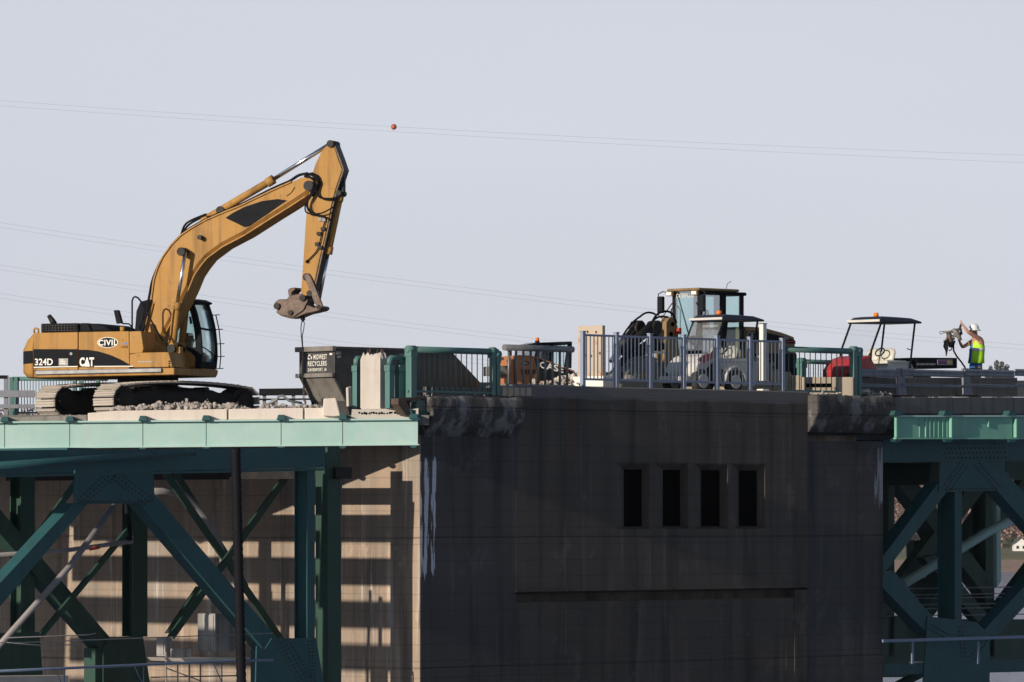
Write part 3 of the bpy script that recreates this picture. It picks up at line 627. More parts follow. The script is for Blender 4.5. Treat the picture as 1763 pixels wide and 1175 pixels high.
# ------------------------------------------------------------------ right span
tr = thing('bridge_truss', 'near right truss with riveted gusset over the river', 'truss', B.sub((UE+.3, 0, 0)))
w0 = .3
def rp(pts, b0=w0, b1=w0+.42): return MB().prism(B.P(pts, b0), b0, b1)
rp([(1521, 757), (1830, 753), (1830, 790), (1521, 793)]).build('top_chord', M['teal'], tr, B)
rp([(1521, 793.3), (1830, 790.3), (1830, 793.5), (1521, 796)], w0-.06, w0+.5).build('chord_flange', M['teal'], tr, B)
gp = rp([(1618, 795), (1731, 793), (1731, 824), (1716, 845), (1630, 846), (1617, 846)], w0-.035, w0-.002).build('gusset_plate', M['teal'], tr, B)
rv = MB(); rivets(rv, grid(1622, 840, 1652, 798, 10, 6, 3, 3)+grid(1686, 798, 1722, 838, 11, -7, 4, 2)+grid(1630, 842, 1714, 841, 16, 0, -4, 1), w0-.035); rv.build('rivets', M['grease_shade'], gp, B, stuff=True)
rv = MB(); rivets(rv, grid(1622, 764, 1726, 763, 16, 2, 8, 4), w0); rv.build('rivets', M['grease_shade'], tr, B, stuff=True)
rp([(1617, 829), (1631, 846), (1490, 1029), (1490, 998)]).build('diagonal', M['teal'], tr, B)
rp([(1731, 811), (1717, 845), (1830, 972), (1830, 932)]).build('diagonal', M['teal'], tr, B)
for a, b in ((0, .03), (.36, .39)):
    pass
MB().prism(B.P([(1644, 846), (1656, 846), (1656, 1076), (1644, 1074)], w0), w0, w0+.03).prism(B.P([(1648, 846), (1652, 846), (1652, 1076), (1648, 1074)], w0), w0+.03, w0+.55).prism(B.P([(1644, 846), (1656, 846), (1656, 1076), (1644, 1074)], w0), w0+.55, w0+.58).build('vertical', M['teal'], tr, B)
gp = rp([(1597, 1061), (1682, 1071), (1704, 1094), (1704, 1200), (1588, 1200), (1592, 1140)], w0-.035, w0-.002).build('gusset_plate', M['teal'], tr, B)
rv = MB(); rivets(rv, grid(1603, 1076, 1632, 1092, 8, -4, 7, 2)+grid(1650, 1080, 1656, 1130, 8, 6, 0, 2)+grid(1692, 1100, 1670, 1130, 7, 7, 4, 2), w0-.035); rv.build('rivets', M['grease_shade'], gp, B, stuff=True)
rp([(1516, 982), (1540, 984), (1624, 1084), (1600, 1094), (1516, 1008)]).build('diagonal', M['teal'], tr, B)
rp([(1830, 936), (1830, 972), (1716, 1096), (1690, 1090)]).build('diagonal', M['teal'], tr, B)
rp([(1521, 1143), (1830, 1134), (1830, 1155), (1521, 1162)]).build('bottom_chord', M['teal'], tr, B)
# walkway rail on the right
rl = thing('walkway_railing', 'level blue grey rail with thin posts along the right truss foot', 'railing', B.sub((UE+1, -.2, -3)))
MB().prism(B.P([(1521, 1101), (1830, 1092), (1830, 1097), (1521, 1106)], -.25), -.25, -.2).build('rail', M['bluepipe'], rl, B)
for x in (1572, 1685):
    MB().prism(B.P([(x-1.5, 1105), (x+1.5, 1105), (x+1.5, 1143), (x-1.5, 1143)], -.24), -.24, -.2).build('post', M['bluepipe'], rl, B)
# far right truss: deeper, all in shade
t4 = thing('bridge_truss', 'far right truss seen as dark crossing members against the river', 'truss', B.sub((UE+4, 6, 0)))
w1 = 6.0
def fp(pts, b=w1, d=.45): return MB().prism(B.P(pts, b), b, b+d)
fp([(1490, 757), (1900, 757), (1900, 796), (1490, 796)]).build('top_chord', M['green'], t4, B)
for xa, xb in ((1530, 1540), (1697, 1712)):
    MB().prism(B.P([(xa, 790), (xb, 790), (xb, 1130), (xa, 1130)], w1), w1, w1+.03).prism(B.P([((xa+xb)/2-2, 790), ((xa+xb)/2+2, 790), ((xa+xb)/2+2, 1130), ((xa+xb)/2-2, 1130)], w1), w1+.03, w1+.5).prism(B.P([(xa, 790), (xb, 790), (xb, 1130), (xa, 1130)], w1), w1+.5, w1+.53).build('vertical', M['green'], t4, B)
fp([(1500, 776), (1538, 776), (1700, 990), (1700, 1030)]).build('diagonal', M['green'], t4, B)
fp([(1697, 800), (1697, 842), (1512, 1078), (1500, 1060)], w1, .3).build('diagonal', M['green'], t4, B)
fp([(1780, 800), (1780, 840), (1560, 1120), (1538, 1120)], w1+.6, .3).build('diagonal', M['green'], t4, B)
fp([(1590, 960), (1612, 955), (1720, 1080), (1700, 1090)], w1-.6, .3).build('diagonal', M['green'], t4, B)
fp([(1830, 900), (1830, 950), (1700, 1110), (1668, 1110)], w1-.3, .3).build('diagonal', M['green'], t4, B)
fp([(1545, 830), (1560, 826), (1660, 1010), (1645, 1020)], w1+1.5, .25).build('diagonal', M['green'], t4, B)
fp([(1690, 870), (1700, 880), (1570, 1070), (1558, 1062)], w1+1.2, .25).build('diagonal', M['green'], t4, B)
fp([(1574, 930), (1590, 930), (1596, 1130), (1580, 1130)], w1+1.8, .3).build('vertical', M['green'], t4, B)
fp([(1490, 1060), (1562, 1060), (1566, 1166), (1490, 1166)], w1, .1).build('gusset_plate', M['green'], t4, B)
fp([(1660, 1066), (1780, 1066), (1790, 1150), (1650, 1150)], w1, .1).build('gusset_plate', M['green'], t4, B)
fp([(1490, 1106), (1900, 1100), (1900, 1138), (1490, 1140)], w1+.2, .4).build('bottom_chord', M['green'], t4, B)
fp([(1521, 822), (1616, 822), (1616, 830), (1521, 830)], w1-.4, .2).build('strut', M['green'], t4, B)
o = fp([(1732, 793), (1900, 793), (1900, 826), (1732, 826)], 3.0, .3).build('cross_girder', M['green'], None, B); tag(o, 'dark cross girder under the deck at the far right', 'girder')
o = fp([(1602, 796), (1620, 796), (1620, 835), (1600, 835)], 2.0, 4.0).build('cross_girder', M['green'], None, B); tag(o, 'dark cross girder behind the right riveted gusset', 'girder')
o = MB().tube([B.p(1555, 1006, 3.6), B.p(1700, 916, 3.6), B.p(1800, 866, 3.6)], .13, 12).build('round_brace', M['mint'], None, B); tag(o, 'round pale green brace rising to the right under the right span', 'brace')
o = MB().tube([B.p(1545, 1180, 3.0), B.p(1600, 1152, 3.0), B.p(1640, 1140, 3.0)], .12, 12).build('round_brace', M['green'], None, B); tag(o, 'dark round brace below the bottom chord at the right', 'brace')
o = fp([(1716, 862), (1722, 862), (1724, 1000), (1716, 1012)], 4.2, .12).build('sunlit_strip', M['mint'], None, B); tag(o, 'narrow pale green strip standing for a sunlit member edge under the right span', 'post')  # pale strip put in for the sunlit edge of a truss member
for i, y in enumerate((1012, 1023, 1029, 1040, 1047, 1059)):
    pipe('cable', ('topmost', 'second', 'third', 'fourth', 'fifth', 'lowest')[i]+' of the six thin dark cables stretched across the river view', 'cable', [(1500, y+2), (1660, y), (1830, y-3)], .014, 'wire', b=5.2, grp='safety cables under the right span')

# right fascia: turned a little more to the sun
FRr = Fr(B.wld((B.p(1540, 735, -.35).x, -.35, 0)), 39)
fr_ = thing('fascia_girder', 'green girder along the right deck edge with broken patches of sun', 'girder', FRr)
rj = [1540, 1744, 1850]
for a, b in zip(rj[:-1], rj[1:]):
    MB().prism(FRr.P([(a+1, 718), (b-1, 718), (b-1, 753.5), (a+1, 753.5)], 0), 0, .03).build('web_panel', M['rightgreen'], fr_)
MB().prism(FRr.P([(1540, 715), (1850, 714.5), (1850, 717.6), (1540, 718)], 0), -.08, .1).build('top_flange', M['mint'], fr_)
MB().prism(FRr.P([(1540, 753.6), (1850, 753.4), (1850, 756), (1540, 756)], 0), -.06, .1).build('bottom_flange', M['rightgreen'], fr_)
rib = None
for x in (1593, 1600, 1607, 1614.5, 1622, 1629.5):
    MB().prism(FRr.P([(x-.6, 719), (x+.6, 719), (x+.6, 753), (x-.6, 753)], 0), -.035, -.002).build('rib', M['rightgreen'], fr_)
for x, p_, y_ in ((1541, .07, 753), (1583, .02, 753), (1633, .13, 753), (1701, .04, 735), (1746, .1, 753)):
    MB().prism(FRr.P([(x-.8, 719), (x+.8, 719), (x+.8, y_), (x-.8, y_)], 0), -p_, -.002).build('thin_plate', M['rightgreen'], fr_)  # plates added to throw long shadow patches along the girder
for x in (1545, 1631, 1742):
    MB().prism(FRr.P([(x-8, 715), (x+8, 715), (x+5, 707), (x-5, 707)], -.1), -.14, .08).build('clamp', M['teal'], fr_)
    MB().prism(FRr.P([(x-7, 756), (x+7, 756), (x+4, 761), (x-4, 761)], -.1), -.14, .03).build('clamp', M['teal'], fr_)
# kerb blocks of the right deck
kj = [1528, 1600, 1641, 1672, 1745, 1850]
kr = thing('deck_kerb', 'row of dirty grey kerb blocks along the right deck edge', 'kerb', B.sub((UE+.5, 0, 2.4)))
for a, b in zip(kj[:-1], kj[1:]):
    MB().prism(B.P([(a+.4, 684), (b-.4, 683.5), (b-.4, 712), (a+.4, 713)], 0), 0, .5).build('kerb_block', M['curb'], kr, B, bevel=.012)
# guardrail on it
gr = thing('guardrail', 'blue grey steel guardrail of two rails on the right deck edge', 'guardrail', B.sub((UE+2, .2, WALK)))
def grail(y0, y1, x0, x1, bulge=.02, b=.18):
    a = B.p(x0, y0, b); c = B.p(x1, y1, b); z0_, z1_ = c.z, a.z; h = z1_-z0_
    return MB().prismx([(b, z0_), (b-bulge*.3, z0_+h*.05), (b-bulge, z0_+h*.25), (b-bulge*.2, z0_+h*.5), (b-bulge, z0_+h*.75), (b-bulge*.3, z0_+h*.95), (b, z1_), (b+.02, z1_), (b+.02, z0_)], a.x, c.x)
for xa, xb in ((1483, 1547), (1553, 1659), (1661, 1746), (1748, 1850)):
    grail(635, 650, xa, xb).build('top_rail', M['guard'], gr, B); grail(660, 668, xa, xb, .015).build('lower_rail', M['guard'], gr, B)
for x in (1545, 1658):
    MB().prism(B.P([(x, 634), (x+10, 634), (x+17, 680), (x+2, 680)], .21), .21, .27).build('post', M['guard'], gr, B)
    MB().prism(B.P([(x-3, 680), (x+26, 680), (x+26, 682.5), (x-3, 682.5)], .1), .1, .5).build('base_plate', M['grease_shade'], gr, B)
bw = MB().prism(B.P([(1483, 650), (1752, 650), (1752, 683), (1483, 683)], .75), .75, 1.05).build('parapet_wall', M['curb'], None, B, bevel=.02); tag(bw, 'stained low concrete wall behind the right guardrail', 'wall')
MBl = MB().prism(B.P([(1740, 655), (1850, 655), (1850, 683), (1740, 683)], 1.4), 1.4, 1.7).build('parapet_wall', M['barrier'], None, B, bevel=.02); tag(MBl, 'paler low wall at the far right end of the guardrail', 'wall')
st = MB(); g = random.Random(2); st.rock((B.p(1489, 675, .3).x, .3, B.p(1489, 675, .3).z), .16, g); tag(st.build('boulder', M['concrete'], None, B), 'pale lump of concrete at the left end of the right guardrail', 'rubble')

# ------------------------------------------------------------------ railings on the pier
def rail_panel(label, b, x0, x1, ytop, yb, bx, mat='railgreen', rtop=.075, posts=(), ybase=None, brad=.012, cat='railing', bot=True, grp=None):
    c = B.p((x0+x1)/2, yb, b); t = thing('railing', label, cat, B.sub((c.x, b, c.z)), grp)
    a0, a1 = B.p(x0, ytop, b), B.p(x1, ytop, b); zt_ = a0.z; zb_ = B.p((x0+x1)/2, yb, b).z
    MB().cyl((a0.x, b, zt_), (a1.x, b, zt_), rtop, n=14).build('top_rail', M[mat], t, B)
    if bot: MB().box(a0.x+.02, a1.x-.02, b-.025, b+.025, zb_-.025, zb_+.025).build('bottom_rail', M[mat], t, B)
    first = None
    for x in bx:
        u = B.p(x, ytop, b).x
        if first is None:
            first = MB().cyl((u, b, zb_-(0 if bot else .1)), (u, b, zt_-rtop*.6), brad, n=8).build('baluster', M[mat], t, B); fu = u
        else: again(first, (u-fu, 0, 0))
    for xa, xb, ya, yb2 in posts:
        ua, ub2 = B.p(xa, ya, b).x, B.p(xb, ya, b).x; zc = B.p(xa, ya, b).z; w = max(.1, ub2-ua)
        o = MB().box(ua, ub2, b-w/2, b+w/2, B.p(xa, yb2, b).z, zc-.10).build('post', M[mat], t, B, bevel=.01)
        MB().cyl((ua-.02, b, zc-.05), (ub2+.02, b, zc-.05), .085, n=14).box(ua-.015, ub2+.015, b-w/2-.015, b+w/2+.015, zc-.22, zc-.101).build('post_cap', M[mat], o, B)
    return t
rail_panel('green pipe railing between the concrete stub and the grey rail', -.0, 700, 856, 601, 675, [721+9.15*i for i in range(14)],
           posts=((703, 713, 597, 692), (845, 851, 600, 681), (853, 859, 606, 681)))
rail_panel('green pipe railing at the right end of the blue fence', .15, 1352, 1481, 601, 674, [1358+9.2*i for i in range(11)], posts=((1466, 1473, 598, 683), (1475, 1481, 600, 683)))
rail_panel('farther green railing seen through the right green railing', 2.3, 1374, 1462, 622, 679, [1392+8.4*i for i in range(8)], rtop=.06, posts=((1376, 1384, 618, 690), (1448, 1455, 618, 690)))
rail_panel('grey fat pipe railing in front of the orange skid steer', .25, 868, 986, 598, 663.5, [876+12.55*i for i in range(9)], mat='steelgrey', rtop=.075, brad=.03)
# ribbed concrete base under it
bb = thing('ribbed_base', 'beige ribbed concrete base under the grey pipe railing', 'base', B.sub((B.p(890, 681, .1).x, .1, 2.6)))
for i in range(5):
    x = 865+10.3*i; MB().prism(B.P([(x+.6, 667), (x+9.4, 667), (x+9.4, 682), (x+.6, 682)], -.04), -.04, .5).build('rib', M['barrier'], bb, B, bevel=.02)
MB().prism(B.P([(866, 663.5), (990, 663), (990, 667), (866, 667)], .0), .0, .55).build('sill', M['steelgrey'], bb, B)
# three short green pipe posts left of the pylon
def bent(label, x0, xm, x1, yt, yb, link, b0=.55):
    a = B.p(xm, yb, b0); w = B.q(x0, yb, a.x).y-b0; d = B.p(x1, yb, b0).x-a.x
    t = thing('pipe_post', label, 'post', B.sub((a.x, b0, a.z)), 'green pipe posts beside the concrete pylon'); zt_ = B.p(xm, yt, b0).z; zb_ = a.z
    MB().box(a.x, a.x+d, b0, b0+w, zb_, zt_-.30).build('post', M['railgreen'], t, B, bevel=.008)
    MB().box(a.x-.015, a.x+d+.015, b0-.015, b0+w+.015, zt_-.30, zt_-.16).build('collar', M['railgreen'], t, B, bevel=.008)
    MB().tube([(a.x+d/2, b0+w/2, zt_-.16), (a.x+d/2, b0+w/2, zt_-.05), (a.x+d*.8, b0+w/2, zt_), (a.x+link, b0+w/2, zt_)], .07, 12).build('pipe', M['railgreen'], t, B)
bent('green pipe post left of the concrete pylon', 606.5, 614, 620.5, 617, 703, .3, 1.2)
bent('green pipe post just right of the concrete pylon', 662.5, 670.5, 679, 616, 703, .45, .12)
bent('green pipe post nearest the green railing', 679, 688, 699, 616, 700, .28, .12)
# concrete pylon
a = B.p(654.6, 704, .4); w = B.q(620.5, 704, a.x).y-.4; d = B.p(672, 704, .4).x-a.x
py = thing('concrete_pylon', 'pale concrete stub column with broken top between green posts', 'column', B.sub((a.x, .4, a.z)))
g = random.Random(9); n = 10
zt_ = B.p(654, 613, .4).z
ring = [(a.x+d*i/n, .4) for i in range(n)]+[(a.x+d, .4+w*i/n) for i in range(n)]+[(a.x+d-d*i/n, .4+w) for i in range(n)]+[(a.x, .4+w-w*i/n) for i in range(n)]
mid = (a.x+d/2, .4+w/2)
MB().loft([[(x, y, a.z) for x, y in ring], [(x, y, zt_-.06+g.uniform(-.02, .03)) for x, y in ring], [(mid[0]+(x-mid[0])*.8, mid[1]+(y-mid[1])*.8, zt_+g.uniform(0, .10)) for x, y in ring]], sm=False).build('shaft', M['concrete'], py, B)
for i in range(7):
    x, y = a.x+d*g.uniform(.15, .85), .4+w*g.uniform(.1, .9); MB().tube([(x, y, zt_), (x+g.uniform(-.03, .03), y+g.uniform(-.03, .03), zt_+g.uniform(.08, .2))], .014, 6).build('rebar', M['brownsteel'], py, B)
o = MB().prism(B.P([(600, 700), (599, 667), (606, 665), (607, 700)], 2.2), 2.2, 2.28).build('concrete_stub', M['concrete'], None, B, bevel=.02); tag(o, 'small grey concrete stub behind the first green pipe post', 'stub')
# rusty white plate
a = B.p(1037, 660, 1.2); w = B.q(995, 660, a.x).y-1.2
t = thing('steel_plate', 'rust spotted white steel plate standing on edge behind the blue fence', 'plate', B.sub((a.x, 1.2, a.z)))
zt_, zb_ = B.p(1037, 560, 1.2).z, B.p(1037, 647, 1.2).z
MB().box(a.x, a.x+.10, 1.2, 1.2+w, zb_, zt_).build('plate', M['rustwhite'], t, B, bevel=.006)
MB().box(a.x-.08, a.x+.35, 1.1, 1.3+w, B.p(1037, 666, 1.2).z, zb_-.003).build('block', M['white'], t, B, bevel=.01)
for bx_, zz in ((.25, .87), (.6, .88), (.1, .45), (.7, .42), (.45, .40)):
    MB().cyl((a.x-.004, 1.2+w*bx_, zb_+(zt_-zb_)*zz), (a.x-.001, 1.2+w*bx_, zb_+(zt_-zb_)*zz), .035, n=8).build('bolt_hole', M['brownsteel'], t, B)
# blue fence
bf = .12; px_ = [1003.5, 1061, 1119, 1177, 1234.5, 1291, 1347]
ft2 = thing('metal_fence', 'blue metal fence of six bays on top of the pier', 'fence', B.sub((B.p(1175, 664, bf).x, bf, WALK)))
zt_, zb_ = B.p(1175, 577, bf).z, WALK-.03; u0_, u1_ = B.p(px_[0], 600, bf).x, B.p(px_[-1], 600, bf).x
zr = [B.p(1175, 582.5, bf).z, B.p(1175, 657, bf).z]
pu = [B.p(x, 620, bf).x for x in px_]
for u in pu:
    p_ = MB().box(u-.05, u+.05, bf-.05, bf+.05, zb_, zt_).build('post', M['blue'], ft2, B, bevel=.006)
    MB().box(u-.06, u+.06, bf-.06, bf+.06, zt_, zt_+.02).build('post_cap', M['blue'], p_, B)
for a_, b_ in zip(pu[:-1], pu[1:]):
    for z in zr: MB().box(a_+.051, b_-.051, bf-.025, bf+.025, z-.025, z+.025).build('rail', M['blue'], ft2, B)
    for i in range(8):
        u = a_+(b_-a_)*(i+1)/9
        if a_ == pu[0] and i == 0:
            bal = MB().box(u-.010, u+.010, bf-.010, bf+.010, zr[1]+.026, zr[0]-.026).build('baluster', M['fencewhite'], ft2, B); bu = u
        else: again(bal, (u-bu, 0, 0))
# white square post
a = B.p(1313.5, 655, .6); w = B.q(1306.5, 655, a.x).y-.6; d = B.p(1320.5, 655, .6).x-a.x
t = thing('white_post', 'smooth white square post on a block base behind the blue fence', 'post', B.sub((a.x, .6, WALK)))
MB().box(a.x, a.x+d, .6, .6+w, B.p(1313, 656, .6).z, B.p(1313, 557.5, .6).z).build('shaft', M['white'], t, B, bevel=.02)
MB().loft([[(a.x-.08, .52, WALK-.05), (a.x+d+.08, .52, WALK-.05), (a.x+d+.08, .68+w, WALK-.05), (a.x-.08, .68+w, WALK-.05)], [(a.x-.03, .57, WALK+.10), (a.x+d+.03, .57, WALK+.10), (a.x+d+.03, .63+w, WALK+.10), (a.x-.03, .63+w, WALK+.10)]], sm=False).build('base', M['white'], t, B)
MB().box(a.x-.01, a.x+d+.01, .59, .61+w, B.p(1313, 557.4, .6).z, B.p(1313, 556, .6).z).build('cap', M['steelgrey'], t, B)
# far side parapet, railing and guardrail
vb = 10.4
pw = thing('far_parapet', 'sunlit beige concrete parapet along the far side of the deck', 'parapet', B.sub((4, vb, DECK)))
for xa, xb, y in ((700, 868, 658), (868, 1002, 655), (1002, 1330, 655), (1330, 1362, 640), (1362, 1380, 646), (1380, 1470, 649)):
    FF = Fr((0, 10.5, DECK), 0)
    MB().prism(FF.P([(xa+.5, y), (xb-.5, y), (xb-.5, 700), (xa+.5, 700)], 0), 0, .3).build('parapet_block', M['barrier'], pw, FF, bevel=.02)
MB().prism(FF.P([(1388, 660), (1431, 660), (1431, 666.5), (1388, 666.5)], 0), -.02, -.003).build('drain_slot', M['void'], pw, FF)
FG = Fr((-12, 12.5, DECK), 0)
rg = thing('railing', 'far green railing behind the excavator tracks', 'railing', FG)
a0, a1 = FG.p(22, 652), FG.p(186, 652)
MB().cyl((a0.x, 0, a0.z), (a1.x, 0, a0.z), .055, n=10).build('top_rail', M['railgreen'], rg)
MB().box(a0.x, a1.x, -.02, .02, FG.p(22, 712).z, FG.p(22, 709).z).build('bottom_rail', M['railgreen'], rg)
for i in range(31):
    x = FG.p(32+5*i, 680).x
    if i == 0: b_ = MB().cyl((x, 0, FG.p(30, 710).z), (x, 0, a0.z-.04), .012, n=6).build('baluster', M['railgreen'], rg); x_0 = x
    else: again(b_, (x-x_0, 0, 0))
for x in (19, 27, 128, 140, 168):
    MB().prism(FG.P([(x-3.2, 649), (x+3.2, 649), (x+3.2, 716), (x-3.2, 716)], -.1), -.1, .1).build('post', M['railgreen'], rg)
FH = Fr((-13, 11.2, DECK), 0)
g2 = thing('guardrail', 'dark guardrail at the left edge behind the excavator', 'guardrail', FH)
for y0, y1 in ((672, 684), (696, 703)):
    MB().prism(FH.P([(-60, y0), (60, y0), (60, y1), (-60, y1)], 0), 0, .06).build('rail', M['bare'] if 0 else M['guard'], g2, bevel=.01)
for x in (10, -40):
    MB().prism(FH.P([(x-3.5, 646), (x+3.5, 646), (x+3.5, 716), (x-3.5, 716)], .07), .07, .25).build('post', M['guard'], g2)
MB().prism(FH.P([(-60, 646), (12, 646), (12, 652), (-60, 652)], .06), .06, .14).build('rail', M['black'], g2)
FI = Fr((-5, 10.9, DECK), 0)
g3 = thing('guardrail', 'low dark guardrail behind the hanging hook', 'guardrail', FI)
MB().prism(FI.P([(446, 669), (640, 667), (640, 680), (446, 681)], 0), 0, .06).build('rail', M['black'], g3, bevel=.01)
MB().prism(FI.P([(446, 686), (640, 685), (640, 688), (446, 689)], 0), 0, .05).build('rail', M['black'], g3)
for x in (455, 505, 560): MB().prism(FI.P([(x-3, 680), (x+3, 680), (x+3, 702), (x-3, 702)], .06), .06, .2).build('post', M['bare'], g3)
FJ = Fr((-5.5, .9, DECK), 0)
o = MB().tube([FJ.p(452, 700), FJ.p(476, 689), FJ.p(480, 682), FJ.p(487, 681), FJ.p(498, 690), FJ.p(520, 694)], .03, 8).build('bent_bar', M['steelgrey'], None, FJ); tag(o, 'bent grey steel bar lying on the deck left of the hook', 'scrap')
o = MB().prism(FJ.P([(467, 685), (477, 686), (477, 696), (467, 696)], .5), .5, .8).build('steel_scrap', M['bare'], None, FJ); tag(o, 'small square steel scrap beside the bent bar', 'scrap')
o = MB().tube([FJ.p(450, 703, .3), FJ.p(473, 694, .3)], .05, 8).build('steel_scrap', M['steelgrey'], None, FJ); tag(o, 'short grey tube scrap leaning near the excavator track', 'scrap')
# ------------------------------------------------------------------ excavator
def mside(fr, px, py, b):                  # text plane facing -b: x -> a, y -> z
    o = fr.p(px, py, b); return lambda x, y, d: (o.x+x, b-d, o.z+y)
def mend(fr, px, py, a):                   # text plane facing -a: x -> -b, y -> z
    o = fr.q(px, py, a); return lambda x, y, d: (a-d, o.y-x, o.z+y)
U = Fr((-9.245, 1.2, DECK), 42)
EX = Fr(U.wld((2.19, 1.5, 0)), -18)
ex = thing('excavator', 'yellow and black tracked excavator with raised boom and no bucket', 'excavator', EX)
def track(b0, b1):
    L = 4.37; r = .36
    # loop of the chain: flat bottom, round ends, top run lifted by the carrier rollers
    path = [(r+(L-2*r)*i/12, .02) for i in range(13)]
    path += [(L-r+r*math.sin(t), r+.02-r*math.cos(t)) for t in [math.pi*k/7 for k in range(1, 7)]]
    path += [(L-r-(L-2*r)*i/12, .72+.10*math.sin(math.pi*i/12)**.7) for i in range(13)]
    path += [(r-r*math.sin(t), .38+r*math.cos(t)) for t in [math.pi*k/7 for k in range(1, 7)]]
    pts = [Vector((x, 0, z)) for x, z in path]; n = len(pts)
    seg = [(pts[(i+1) % n]-pts[i]).length for i in range(n)]; tot = sum(seg); N = 46
    bel = MB().loft([[(p.x, b0+.2, p.z+0) for p in pts], [(p.x, b1-.2, p.z) for p in pts]], False)
    inn = [(.5*L+(p.x-.5*L)*.975, .4+(p.z-.4)*.88) for p in pts]
    bel.loft([[(x, b0+.2, z) for x, z in inn], [(x, b1-.2, z) for x, z in inn]], False)
    bel.add([(p.x, b, p.z) for p in pts for b in (b0+.2, )]+[(x, b0+.2, z) for x, z in inn], [(i, (i+1) % n, n+(i+1) % n, n+i) for i in range(n)])
    t = bel.build('track', M['grease_shade'], ex, U)
    me = MB().box(-.088, .088, b0, b1, -.012, .012).box(-.07, -.045, b0+.01, b1-.01, -.045, -.012).box(.0, .02, b0+.01, b1-.01, -.035, -.012).box(.06, .08, b0+.01, b1-.01, -.04, -.012).mesh('track_shoe', M['shoe'])
    for k in range(N):
        s = tot*(k+.5)/N; i = 0
        while s > seg[i]: s -= seg[i]; i += 1
        d = (pts[(i+1) % n]-pts[i]).normalized(); p = pts[i]+d*s
        o = bpy.data.objects.new('track_shoe', me); COL.objects.link(o); o.parent = t
        o.location = (p.x, 0, p.z); o.rotation_euler = (0, -math.atan2(d.z, d.x), 0)
    fm = MB().prism([(.35, .2), (.5, .12), (L-.5, .12), (L-.35, .2), (L-.4, .5), (L-.9, .6), (.9, .6), (.4, .5)], b0+.12, b1-.1)
    fm.prism([(.8, .6), (3.3, .6), (3.1, .66), (1.0, .66)], b0+.2, b1-.1)
    fm.build('track_frame', M['grease_shade'], ex, U, bevel=.02)
    for c, rr in (((.4, .38), .33), ((L-.42, .38), .33)):
        w = MB().cyl((c[0], b0+.10, c[1]), (c[0], b1-.1, c[1]), rr, n=20).build('wheel', M['grease_shade'], ex, U)
        MB().cyl((c[0], b0+.03, c[1]), (c[0], b0+.099, c[1]), rr*.62, rr*.66, n=20).build('hub', M['grease_shade'], w, U)
    for x in (1.3, 2.9): MB().cyl((x, b0+.14, .66), (x, b1-.14, .66), .07, n=10).build('carrier_roller', M['grease_shade'], ex, U)
    for i in range(6): MB().cyl((.95+i*.5, b0+.14, .14), (.95+i*.5, b1-.14, .14), .10, n=10).build('track_roller', M['grease_shade'], ex, U)
track(0.0, .75); track(2.25, 3.0)
MB().box(1.2, 3.2, .75, 2.25, .3, .72).build('car_body', M['grease_shade'], ex, U, bevel=.04)
MB().cyl((2.19, 1.5, .66), (2.19, 1.5, .95), .72, n=28).build('turntable', M['grease_shade'], ex, U)
E = EX; bn = -1.40
def ep(pts, b0, b1): return MB().prism(E.P(pts, b0), b0, b1)
# house: counterweight, engine covers, side boxes
zt_, zb_ = E.p(60, 575, bn).z, E.p(60, 649, bn).z; a1 = E.p(57, 600, bn).x; a0 = E.p(40, 600, -.35).x
plan = [(a1, -1.40), (a1-.04, -1.40)]+[(a1-.12-(a1-.12-a0)*math.sin(math.pi*k/16)**.8, -1.34+2.68*k/16) for k in range(1, 16)]+[(a1-.04, 1.40), (a1, 1.40)]
def inset(k): cx = a1; return [(cx+(x-cx)*k, y*(1 if k > .9 else .97)) for x, y in plan]
MB().loft([[(x, y, zb_) for x, y in inset(.8)], [(x, y, zb_+.12) for x, y in plan], [(x, y, zb_+(zt_-zb_)*.66) for x, y in inset(1.0)], [(x, y, zt_-.12) for x, y in inset(.80)], [(x, y, zt_) for x, y in inset(.45)]], True, True).build('counterweight', M['yellow'], ex, E)
MB().loft([[(x-.004, y*1.002, zb_+.32) for x, y in plan[:9]]+[(a1, 0, zb_+.32)], [(x-.004, y*1.002, zb_+.62) for x, y in plan[:9]]+[(a1, 0, zb_+.62)]], False, True).build('counterweight_stripe', M['black'], ex, E)
ep([(57.5, 573), (134, 571.5), (134, 637), (57.5, 638)], bn, 0).build('engine_door', M['yellow'], ex, E, bevel=.02)
ep([(135.2, 571.5), (222, 570), (223, 632), (222, 636), (135.2, 637)], bn, 0).build('engine_door', M['yellow'], ex, E, bevel=.02)
ep([(57.5, 573), (222, 570), (222, 637), (57.5, 638)], -.005, 1.38).build('hood_body', M['yellow'], ex, E, bevel=.03)
ep([(57.5, 638.5), (300, 633), (300, 645), (57.5, 650)], bn+.03, 1.35).build('deck_frame', M['yellow'], ex, E, bevel=.02)
ep([(60, 637.6), (278, 633.2), (278, 641), (60, 645.5)], bn-.03, bn+.025).build('side_skirt', M['steelgrey'], ex, E, bevel=.02)
ep([(222.6, 570.5), (243, 570), (247, 600), (245, 607), (223, 609)], bn+.02, -.55).build('tool_box', M['yellow'], ex, E, bevel=.015)
ep([(223, 610), (240, 607), (290, 606), (297, 632), (223, 633)], bn+.01, -.62).build('step_box', M['yellow'], ex, E, bevel=.02)
